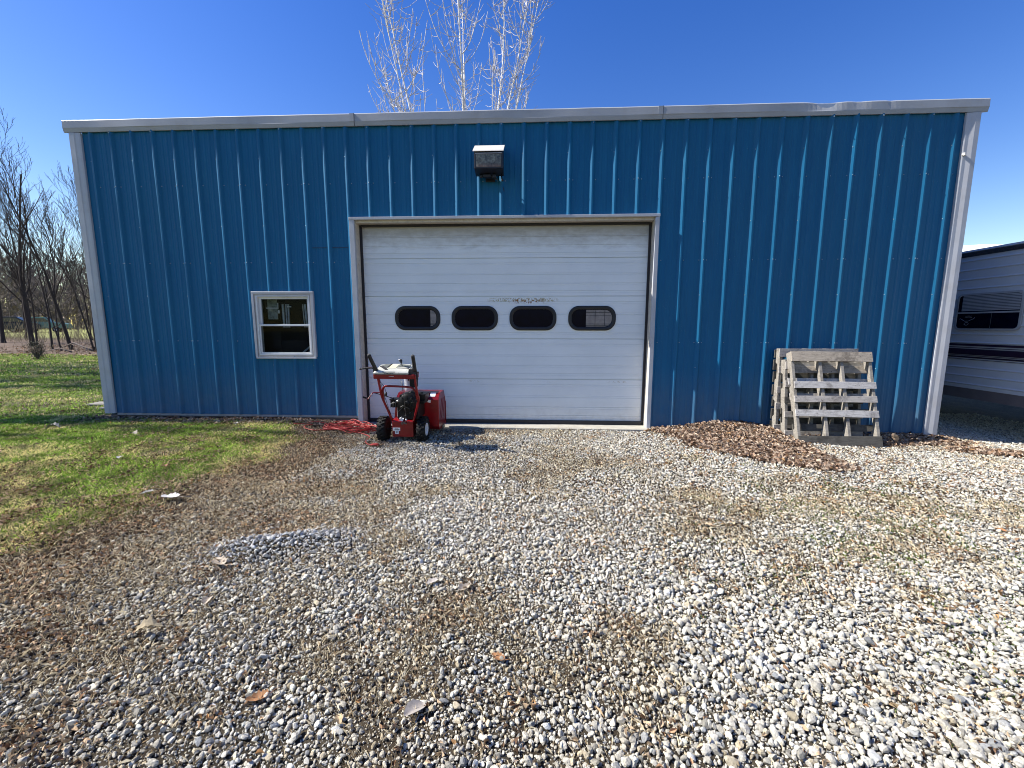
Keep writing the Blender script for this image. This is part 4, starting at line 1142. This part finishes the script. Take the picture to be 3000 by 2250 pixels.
mb.tube(smooth_path([(x,y,gz(x,y)+.02+.02*(i%2)) for i,(x,y) in enumerate(head2)],5),.0045,6)
cd=mb.build('extension_cord',M['cord']); tag(cd,'tangled red extension cord lying on leaves beside the snow blower','extension cord')
mb=MB(); z=gz(4.33,-1.165)+.034; mb.tube([(4.28,-1.168,z),(4.30,-1.166,z),(4.345,-1.160,z),(4.375,-1.155,z)],[.010,.015,.017,.014],8); mb.build('cord_socket',M['cord'],cd)

# ------------------------------------------------------------------ camper trailer
M['rv']=paint('camper_siding',(.50,.52,.56),.5,0,.06,3,dirt=(.36,.36,.36),dscale=3,damt=.35)
M['rv_stripe']=paint('plum_stripe',(.018,.007,.025),.4)
M['rv_trim']=paint('camper_trim',(.30,.31,.33),.5)
M['rv_edge']=paint('dark_roof_edge',(.03,.03,.035),.6)
M['rv_white']=paint('white_plastic_shroud',(.80,.80,.78),.5,0,.04,3)
M['rv_skirt']=paint('camper_skirt',(.13,.11,.11),.7)
RX=13.0
T=empty('camper_trailer',(RX,3.0,-.3)); tag(T,'old ribbed camper trailer with plum stripes parked beyond the right corner','camper trailer')
def tp(mb,name,mats,**k):
    o=mb.build(name,mats,T,**k); o.location=(-RX,-3.0,.3); return o
YA,YB=-1.35,6.9
mb=MB(); prof=[]
z=.375
while z<2.42:
    prof+=[(RX,z),(RX,z+.050),(RX-.010,z+.060),(RX-.012,z+.068),(RX-.002,z+.080),(RX,z+.092)]
    z+=.128 if z<1.2 else .142
prof.append((RX,2.44))
n=len(prof)
mb.add([(x,YA,z) for x,z in prof]+[(x,YB,z) for x,z in prof],[(i,i+1,n+i+1,n+i) for i in range(n-1)])
mb.box((RX+.001,YA,.375),(RX+2.35,YB,2.44))
tp(mb,'body',M['rv'])
mb=MB(); mb.box((RX-.016,YA-.01,2.425),(RX+.03,YB+.01,2.462)); mb.box((RX-.010,YA-.01,2.395),(RX+.0,YB+.01,2.423)); mb.box((RX+.03,YA,2.44),(RX+2.32,YB,2.475)); tp(mb,'roof',[M['rv_edge']])
mb=MB(); mb.prism([(1.42,2.476),(1.60,2.60),(1.88,2.725),(2.2,2.762),(3.3,2.77),(3.4,2.72),(3.5,2.476)],RX+.90,RX+1.60,'x'); 
mb.box((RX+.894,1.86,2.48),(RX+.899,1.89,2.72)); tp(mb,'air_conditioner',M['rv_white'],bevel=.02,seg=2)
mb=MB(); mb.box((RX+.01,YA+.02,.215),(RX+.05,YB,.374)); tp(mb,'skirt',M['rv_skirt'])
for (z0,z1) in ((1.030,1.062),(1.000,1.010),(.895,.985),(.878,.886),(.845,.868),(.82,.828)):
    mb=MB(); mb.box((RX-.0155,YA,z0),(RX-.0125,YB,z1)); tp(mb,'stripe',M['rv_stripe'])
# window
def rrect(y0,y1,z0,z1,r,n=5):
    pts=[]
    for qy,qz,a0 in ((1,1,0),(-1,1,90),(-1,-1,180),(1,-1,270)):
        for k in range(n+1):
            a=R(a0+90*k/n); pts.append(((y0+y1)/2+qy*((y1-y0)/2-r)+r*math.cos(a),(z0+z1)/2+qz*((z1-z0)/2-r)+r*math.sin(a)))
    return pts
wy0,wy1,wz0,wz1=.205,1.14,1.27,1.83
mb=MB(); A=rrect(wy0,wy1,wz0,wz1,.075); Bq=rrect(wy0+.028,wy1-.028,wz0+.028,wz1-.028,.055); m=len(A)
mb.add([(RX-.012,y,z) for y,z in A]+[(RX-.026,y,z) for y,z in A]+[(RX-.028,y,z) for y,z in Bq]+[(RX-.018,y,z) for y,z in Bq],[(i*m+j,i*m+(j+1)%m,(i+1)*m+(j+1)%m,(i+1)*m+j) for i in range(3) for j in range(m)])
mb.box((RX-.027,wy0+.02,1.525),(RX-.016,wy1-.02,1.548))
rw=tp(mb,'window',M['rv_trim'])
mb=MB(); mb.add([(RX-.0185,y,z) for y,z in Bq],[tuple(range(m))]); mb.build('window_pane',M['darkpane'],rw)
mb=MB(); 
for k in range(11): mb.box((RX-.0215,wy0+.04,1.565+k*.0215),(RX-.0190,wy1-.085,1.565+k*.0215+.016))
mb.build('window_blind',M['rv_trim'],rw)
mb=MB(); mb.box((RX-.0210,.60,1.305),(RX-.0190,.606,1.52)); mb.build('sash_bar',M['dashgrey'],rw)
mb=MB(); dx=RX-.0205
for k in range(5): mb.tube([(dx,.985-.020*k,1.482),(dx,.975-.020*k,1.492),(dx,.972-.020*k,1.484)],.0024,4)
for k in range(6): mb.tube([(dx,.99-.020*k,1.462),(dx,.978-.020*k,1.470)],.0024,4)
mb.tube([(dx,1.075,1.44),(dx,1.06,1.45),(dx,1.03,1.435),(dx,.985,1.41),(dx,.93,1.41),(dx,.88,1.435),(dx,.85,1.445),(dx,.84,1.465)],.003,4)
mb.tube([(dx,.985,1.375),(dx,.985,1.355),(dx,.95,1.345),(dx,.925,1.36),(dx,.925,1.38)],.003,4); mb.tube([(dx,.975,1.385),(dx,.935,1.388)],.003,4)
mb.build('window_sticker',M['rv_trim'],rw)
mb=MB(); mb.lathe([(-.09,.001),(-.09,.33),(.09,.33),(.09,.001)],(RX+.35,3.2,-.0),'x',24); tp(mb,'wheel',M['tyre'])

# ------------------------------------------------------------------ trees
def bark(name,c,var=.25): return paint(name,c,.9,0,var,14,bump=.5,bscale=30,spec=.15,stretch=(1,1,.3))
M['bark']=bark('dark_bark',(.055,.045,.040)); M['bark2']=bark('grey_bark',(.13,.11,.10)); M['birch']=bark('pale_bark',(.72,.70,.67),.25); M['twig']=bark('brown_twig',(.11,.09,.08))
class TreeGen:
    def __init__(s,seed): s.r=random.Random(seed); s.tr=MB(); s.cr=MB(); s.count=0
    def branch(s,p,d,length,r0,level,maxl,spread,upw,mb,segs=5,rt=.35,nchild=7,minr=.004,start=.25):
        r=s.r; pts=[p.copy()]; rad=[r0]; pos=p.copy(); dd=d.copy().normalized()
        step=length/segs; nodes=[]
        for i in range(segs):
            w_=.045 if level==0 else .10; dd=(dd+Vector((r.gauss(0,w_),r.gauss(0,w_),r.gauss(0,.05)+upw*.12*(1 if level else .3)))).normalized()
            pos=pos+dd*step; pts.append(pos.copy()); rad.append(max(minr,r0*(1-(1-rt)*(i+1)/segs)))
            nodes.append((pos.copy(),dd.copy(),rad[-1]))
        mb.tube(pts,rad,7 if level==0 else 5 if level==1 else 3,cap=False,smooth=level<2)
        s.count+=1
        if level>=maxl: return
        for k in range(nchild):
            t_=start+(1-start)*(k+r.random()*.8)/nchild
            idx=min(segs-1,int(t_*segs)); f=t_*segs-idx
            a=pts[idx].lerp(pts[idx+1],min(1,f)); ra=rad[idx]+(rad[idx+1]-rad[idx])*f
            dn=(pts[idx+1]-pts[idx]).normalized()
            az=r.uniform(0,2*math.pi); u=dn.orthogonal().normalized(); u.rotate(Matrix.Rotation(az,3,dn))
            sp=spread*r.uniform(.7,1.2)
            nd=(dn*math.cos(sp)+u*math.sin(sp)).normalized()
            ln=length*r.uniform(.38,.62)*(1.15-t_*.65)
            s.branch(a,nd,ln,max(minr,ra*r.uniform(.45,.65)),level+1,maxl,spread,upw,s.cr,max(3,segs-1),.35,max(3,int(nchild*.85)),minr,.15)
def tree(name,label,x,y,h,r0,seed,lean=(0,0),maxl=3,spread=.7,upw=1.2,nchild=9,start=.3,bk='bark',minr=.008,group='bare trees in the wood beyond the lawn',scale=1.0,tw=None):
    g=TreeGen(seed); z=float(H(x,y))-.1
    root=empty(name,(x,y,z)); tag(root,label,'tree',group)
    h=h*(.86 if y>15 else 1)
    r0=r0*.62
    g.branch(Vector((0,0,0)),Vector((lean[0],lean[1],1)),h,r0,0,maxl,spread,upw,g.tr,9,.18,nchild,minr,start)
    g.tr.lathe([(0,r0*1.6),(.15,r0*1.15),(.35,r0*1.0)],(0,0,0),'z',8)
    def qb(mb,nm,mt):
        me=bpy.data.meshes.new(nm); me.from_pydata(mb.v,[],mb.f); me.polygons.foreach_set('use_smooth',mb.sm); o=link_mesh(nm,me,mt,root); return o
    qb(g.tr,'trunk',M[bk]); qb(g.cr,'crown',M[tw or bk])
    return root
TL=[ # x,y,h,r,lean,label
 (-25.4,19.3,12.5,.22,(-.09,0),'thick dark bare tree leaning left, second trunk from the left edge',3,.55),
 (-29.5,22.6,12,.16,(-.04,0),'straight dark bare tree in front of the teal pickup',3,.6),
 (-20.0,16.8,11.5,.14,(-.10,0),'tallest bare tree in the gap, its pointed leader standing highest',3,.55),
 (-20.9,16.6,8.5,.09,(-.22,.1),'thin crooked leaning bare tree left of the tallest one',3,.75),
 (-19.2,15.6,6.5,.06,(-.12,.0),'slim low bare tree at the edge of the lawn',3,.8),
 (-22.5,20.8,11.5,.12,(.02,0),'bare tree with upright twigs just left of the building corner',3,.45),
 (-17.9,16.3,9.5,.15,(-.06,.0),'dark bare trunk partly hidden by the building corner',3,.5),
 (-33.3,22.8,12,.22,(.0,0),'thickest black trunk at the left edge of the picture',3,.6),
 (-31.2,22.2,11,.20,(-.05,0),'broad trunk standing right beside the thickest black one',3,.6),
 (-27.5,25.5,10,.10,(.1,0),'grey bare tree further back in the wood behind the leaning ones',3,.7),
 (-23.4,17.9,9,.085,(.06,0),'slender bare sapling right of the leaning thick trunk',3,.5),
 (-17.0,15.3,8,.075,(-.10,0),'slender bare sapling nearest the building corner',3,.5),
 (-26.8,22.0,9.5,.08,(.05,0),'slim straight bare tree right of the pickup',3,.45),
 (-35.5,27.0,11,.12,(.03,0),'bare tree deep in the wood at the left edge',3,.6),
 (-30.0,27.2,10.5,.11,(-.04,0),'bare tree standing deep behind the parked cars gap',3,.6),
 (-24.5,26.0,10,.10,(-.1,0),'bare tree at the back of the wood between the tallest tree and the corner',3,.7),
]
for i,(x,y,h,r0,ln,lab,ml,sp) in enumerate(TL):
    tree('bare_tree',lab,x,y,h,r0,200+i,ln,ml,sp,1.0,8,.22,'bark',.0062 if y<22 else .0075)
# trees outside the frame that shade the lawn
for i,(x,y,h) in enumerate(((-9.9,-1.05,12.5),(-13,1.6,12),(-16.5,4.6,12),(-19,7.2,12),(-15,2.9,11.5),(-18,6.0,11))):
    tree('bare_tree',['dark bare tree whose twigs reach into the upper left corner','bare tree left of the picture shading the near lawn','bare tree left of the picture shading the middle lawn','bare tree left of the picture shading the far lawn','second bare tree left of the picture beside the middle lawn','second bare tree left of the picture beside the far lawn'][i],x,y,h,.44 if i==0 else .30,300+i,(0.0,0),3,.55,.9,9,.25,'bark',.012)
# pale tree behind the building
def pale_tree():
    x,y=3.40,12.2; root=empty('pale_tree',(x,y,-.2)); tag(root,'tall white-barked young tree rising behind the roof','tree')
    g=TreeGen(77); r=g.r
    base=Vector((0,0,0))
    g.tr.tube([(0,0,0),(0,0,1.5),(.02,0,3.0)],[.20,.16,.14],9,cap=False)
    stems=[(-.55+.070*k_, 17.4-22*max(0,abs(-.55+.070*k_)-.12)**1.25 + r.uniform(-.6,.6), .15-.13*abs(-.60+.082*k_)) for k_ in range(13) if k_ not in (3,6,9)]
    for sx_,hh,rr_ in stems:
        pts=[Vector((0,0,1.9+r.random()*1.0))]; pos=pts[0].copy(); rr_*=.50; rad=[rr_]
        N=18; L_=hh-2.5; cur=Vector((sx_*1.55,r.uniform(-.25,.25),1)).normalized()
        for i in range(N):
            cur=(cur+Vector((r.gauss(0,.022)-cur.x*.035,r.gauss(0,.03),.03))).normalized(); pos=pos+cur*(L_/N); pts.append(pos.copy()); rad.append(max(.014,rr_*(1-.88*(i+1)/N)))
        g.tr.tube(pts,rad,6,cap=False)
        for k in range(22):
            t_=.34+.64*(k+r.random()*.7)/22; idx=min(N-1,int(t_*N)); a=pts[idx].lerp(pts[idx+1],t_*N-idx); dn=(pts[idx+1]-pts[idx]).normalized()
            u=dn.orthogonal().normalized(); u.rotate(Matrix.Rotation(r.uniform(0,6.28),3,dn))
            c2=(dn*.75+u).normalized(); pos=a.copy(); q=[pos.copy()]; ln=r.uniform(1.0,4.6)*(1.3-t_); n2=8
            for i in range(n2):
                c2=(c2+Vector((r.gauss(0,.05),r.gauss(0,.05),.22))).normalized(); pos=pos+c2*(ln/n2); q.append(pos.copy())
            r2=max(.015,rad[idx]*.50); g.cr.tube(q,[max(.010,r2*(1-.75*i/n2)) for i in range(n2+1)],4,cap=False)
            for k2 in range(9):
                i2=r.randint(1,n2-1); a2=q[i2]; v2=Vector((r.gauss(0,1),r.gauss(0,1),r.uniform(.0,1))).normalized(); l2=r.uniform(.15,.75)
                m2=a2+v2*l2*.5+Vector((0,0,.02)); e2=a2+v2*l2+Vector((0,0,.15*l2+.05)); g.cr.tube([a2,m2,e2],[.011,.009,.006],3,cap=False)
    for mb,nm,mt in ((g.tr,'trunk','birch'),(g.cr,'crown','twig_pale')):
        me=bpy.data.meshes.new(nm); me.from_pydata(mb.v,[],mb.f); me.polygons.foreach_set('use_smooth',mb.sm); link_mesh(nm,me,M[mt],root)
M['twig_pale']=bark('pale_twig',(.50,.48,.47),.5)
pale_tree()
# brushwood and far wood: no one could count these stems
mb=MB(); rr=random.Random(9)
def stick(x,y,h,r0,n=3):
    z=float(H(x,y)); p=Vector((x,y,z-.05)); q=[p.copy()]; d=Vector((rr.gauss(0,.28),rr.gauss(0,.28),1)).normalized()
    for i in range(n): d=(d+Vector((rr.gauss(0,.14),rr.gauss(0,.14),.05))).normalized(); p=p+d*h/n; q.append(p.copy())
    mb.tube(q,[max(.006,r0*(1-.75*i/n)) for i in range(n+1)],3,cap=False,smooth=False)
    return q
for k in range(1500):
    x=rr.uniform(-40,-13); y=rr.uniform(23,28)+rr.uniform(0,1.5)
    stick(x,y,rr.uniform(.5,1.9),.010)
for k in range(110):
    x=rr.uniform(-13.6,-21); y=rr.uniform(13.5,16.0)
    stick(x,y,rr.uniform(.3,.9),.008)
me=bpy.data.meshes.new('brushwood'); me.from_pydata(mb.v,[],mb.f); o=link_mesh('brushwood',me,bark('straw_stem',(.26,.21,.13))); tag(o,'low tan brush and saplings along the edge of the wood','brushwood',kind='stuff')
mb=MB()
for k in range(620):
    a=rr.uniform(0,1); dist=rr.uniform(95,190)
    ang=R(rr.uniform(118,152)); x=6.2+dist*math.cos(ang); y=-6.1+dist*math.sin(ang)
    h=rr.uniform(7,13)*dist/120; q=stick(x,y,h,.16*dist/120,4)
    for j in range(26):
        b=q[rr.randint(1,4)]+Vector((0,0,rr.uniform(-.12,.1)*h)); v2=Vector((rr.gauss(0,1),rr.gauss(0,1),rr.uniform(.2,1.4))).normalized()*rr.uniform(.12,.32)*h
        mb.tube([b,b+v2*.5,b+v2+Vector((0,0,.03*h))],[.06*dist/120,.045*dist/120,.025*dist/120],3,cap=False,smooth=False)
me=bpy.data.meshes.new('far_wood'); me.from_pydata(mb.v,[],mb.f); o=link_mesh('far_wood',me,bark('far_twigs',(.15,.125,.11))); tag(o,'hazy far wood of bare trees on the horizon','far wood',kind='stuff')
# little evergreen stump shrub on the lawn edge
sh=empty('small_shrub',(-14.3,10.5,float(H(-14.3,10.5)))); tag(sh,'small dark scrubby evergreen sapling at the lawn edge','shrub')
mb=MB(); s2=MB()
for k in range(16):
    a=rr.uniform(0,6.28); b=Vector((.12*math.cos(a),.12*math.sin(a),0)); t_=b*2.2+Vector((rr.gauss(0,.06),0,rr.uniform(.35,.85))); mb.tube([(0,0,0),b*.8+Vector((0,0,.2)),t_],[.02,.014,.006],4,cap=False)
    for j in range(55):
        c_=b*1.3*rr.random()+Vector((rr.gauss(0,.10),rr.gauss(0,.10),rr.uniform(.02,.75))); d_=Vector((rr.gauss(0,1),rr.gauss(0,1),rr.gauss(0,1))).normalized()*.045; e_=Vector((rr.gauss(0,1),rr.gauss(0,1),rr.gauss(0,1))).normalized()*.018
        s2.add([c_-e_,c_+e_,c_+d_],[(0,1,2)])
mb.build('stem',M['bark2'],sh); s2.build('foliage',paint('evergreen_sprig',(.06,.055,.025),.8,0,.4,20),sh)
# fallen pale branch
mb=MB(); z=float(H(-16.4,14.2)); mb.tube([(-18.0,14.6,z+.25),(-17.2,14.5,z+.5),(-16.4,14.3,z+.28),(-15.9,14.2,z+.12)],[.02,.03,.035,.04],6); mb.tube([(-18.6,14.2,z+.05),(-17.6,14.2,z+.22),(-16.9,14.1,z+.05)],[.02,.03,.03],6)
o=mb.build('fallen_branch',M['bark2']); tag(o,'pale dead branch lying among the trunks','branch')

# ------------------------------------------------------------------ vehicles far away
M['suv']=paint('dark_blue_paint',(.012,.016,.035),.25,0,.1,2); M['teal']=paint('teal_paint',(.10,.21,.20),.35,0,.1,2); M['carglass']=paint('car_glass',(.03,.04,.06),.1)
def car(name,label,x,y,rz,mat,prof,roofprof,wheels,width=1.85):
    root=empty(name,(x,y,float(H(x,y))),rz); tag(root,label,'car' if 'pickup' not in name else 'pickup truck')
    mb=MB(); mb.prism(prof,-width/2,width/2,'y') ; mb.build('body',mat,root,bevel=.05,seg=2)
    mb=MB(); mb.prism(roofprof,-width/2*.86,width/2*.86,'y'); mb.build('cabin',mat,root,bevel=.04,seg=2)
    xs_=[p[0] for p in roofprof]; zs_=[p[1] for p in roofprof]; cx_=sum(xs_)/len(xs_); cz_=sum(zs_)/len(zs_)
    gp_=[(cx_+(a-cx_)*.86,cz_+(b-cz_)*.62) for a,b in roofprof]
    for s_ in (-1,1):
        mb=MB(); mb.prism(gp_,s_*width/2*.862,s_*width/2*.870,'y'); mb.build('side_window',M['carglass'],root)
    for wx in wheels:
        for s_ in (-1,1):
            mb=MB(); mb.lathe([(-.11,.001),(-.12,.2),(-.12,.34),(.12,.34),(.12,.2),(.11,.001)],(wx,s_*(width/2-.10),.34),'y',20); w_=mb.build('wheel',M['tyre'],root)
            mb=MB(); mb.lathe([(s_*.122,.001),(s_*.125,.19)],(wx,s_*(width/2-.10),.34),'y',16); mb.build('rim',M['rim'],w_)
    return root
ang=R(128.5)
def at(pxx,dist):
    # bearing by picture column
    az=math.atan((pxx-1500)/1244.6)-.0507; return 6.25+dist*math.sin(az), -6.09+dist*math.cos(az)
x,y=at(48,74)
car('parked_car','dark blue parked car seen between the left tree trunks',x,y,R(38),M['suv'],[(-2.3,.35),(-2.35,.75),(-2.2,1.05),(2.0,1.10),(2.35,.9),(2.4,.35)],[(-2.1,1.04),(-1.8,1.72),(.6,1.74),(1.4,1.08)],(-1.45,1.45),2.0)
x,y=at(119,74)
car('parked_pickup','teal pickup truck parked beyond the wood',x,y,R(38),M['teal'],[(-2.7,.45),(-2.75,1.08),(2.3,1.08),(2.75,.95),(2.8,.45)],[(-.5,1.06),(-.35,1.72),(.9,1.72),(1.5,1.07)],(-1.6,1.75),1.95)

# ------------------------------------------------------------------ light, sky, camera
EL, AZ = R(43.5), R(2.9)
sd = Vector((-math.cos(EL)*math.cos(AZ), -math.cos(EL)*math.sin(AZ), math.sin(EL)))   # towards the sun
sl = bpy.data.lights.new('sun','SUN'); sl.energy = 5.0; sl.angle = R(.53); sl.color = (1.0,.955,.88)
so = bpy.data.objects.new('sun', sl); COL.objects.link(so); so.rotation_euler = sd.to_track_quat('Z','Y').to_euler()
so.location=(-20,-2,25)
w = bpy.data.worlds.new('World'); sc.world = w; w.use_nodes = True
nt = w.node_tree; bg = nt.nodes['Background']
sky = nt.nodes.new('ShaderNodeTexSky'); sky.sky_type='NISHITA'; sky.sun_disc=False
sky.sun_elevation = EL; sky.sun_rotation = math.atan2(sd.x, sd.y)
sky.air_density=1.3; sky.dust_density=.3; sky.ozone_density=2.2; sky.altitude=200
hs = nt.nodes.new('ShaderNodeHueSaturation'); hs.inputs['Saturation'].default_value=1.42; hs.inputs['Hue'].default_value=.524
nt.links.new(sky.outputs[0], hs.inputs['Color']); nt.links.new(hs.outputs[0], bg.inputs['Color'])
bg.inputs['Strength'].default_value = .078

cam = bpy.data.cameras.new('Camera'); co = bpy.data.objects.new('Camera', cam); COL.objects.link(co); sc.camera = co
f_px, pitch, roll, yaw = 1244.63, .135626, .001405, -.050722
cam.sensor_fit='HORIZONTAL'; cam.sensor_width=36; cam.lens = f_px/3000*36
cam.clip_start=.05; cam.clip_end=2000
cy_, sy_ = math.cos(yaw), math.sin(yaw)
fwd = Vector((sy_*math.cos(pitch), cy_*math.cos(pitch), -math.sin(pitch))); rt = Vector((cy_,-sy_,0)); up = rt.cross(fwd)
r1 = rt*math.cos(roll)+up*math.sin(roll); u1 = -rt*math.sin(roll)+up*math.cos(roll)
Mc = Matrix((r1,u1,-fwd)).transposed().to_4x4(); Mc.translation = Vector((6.24629,-6.08912,1.32489)); co.matrix_world = Mc
sc.view_settings.view_transform='Standard'; sc.view_settings.look='None'; sc.view_settings.gamma=1; sc.view_settings.exposure=1.15
sc.render.engine='CYCLES'; sc.cycles.filter_width=1.0; sc.cycles.use_denoising=True; sc.cycles.max_bounces=6; sc.cycles.transparent_max_bounces=8
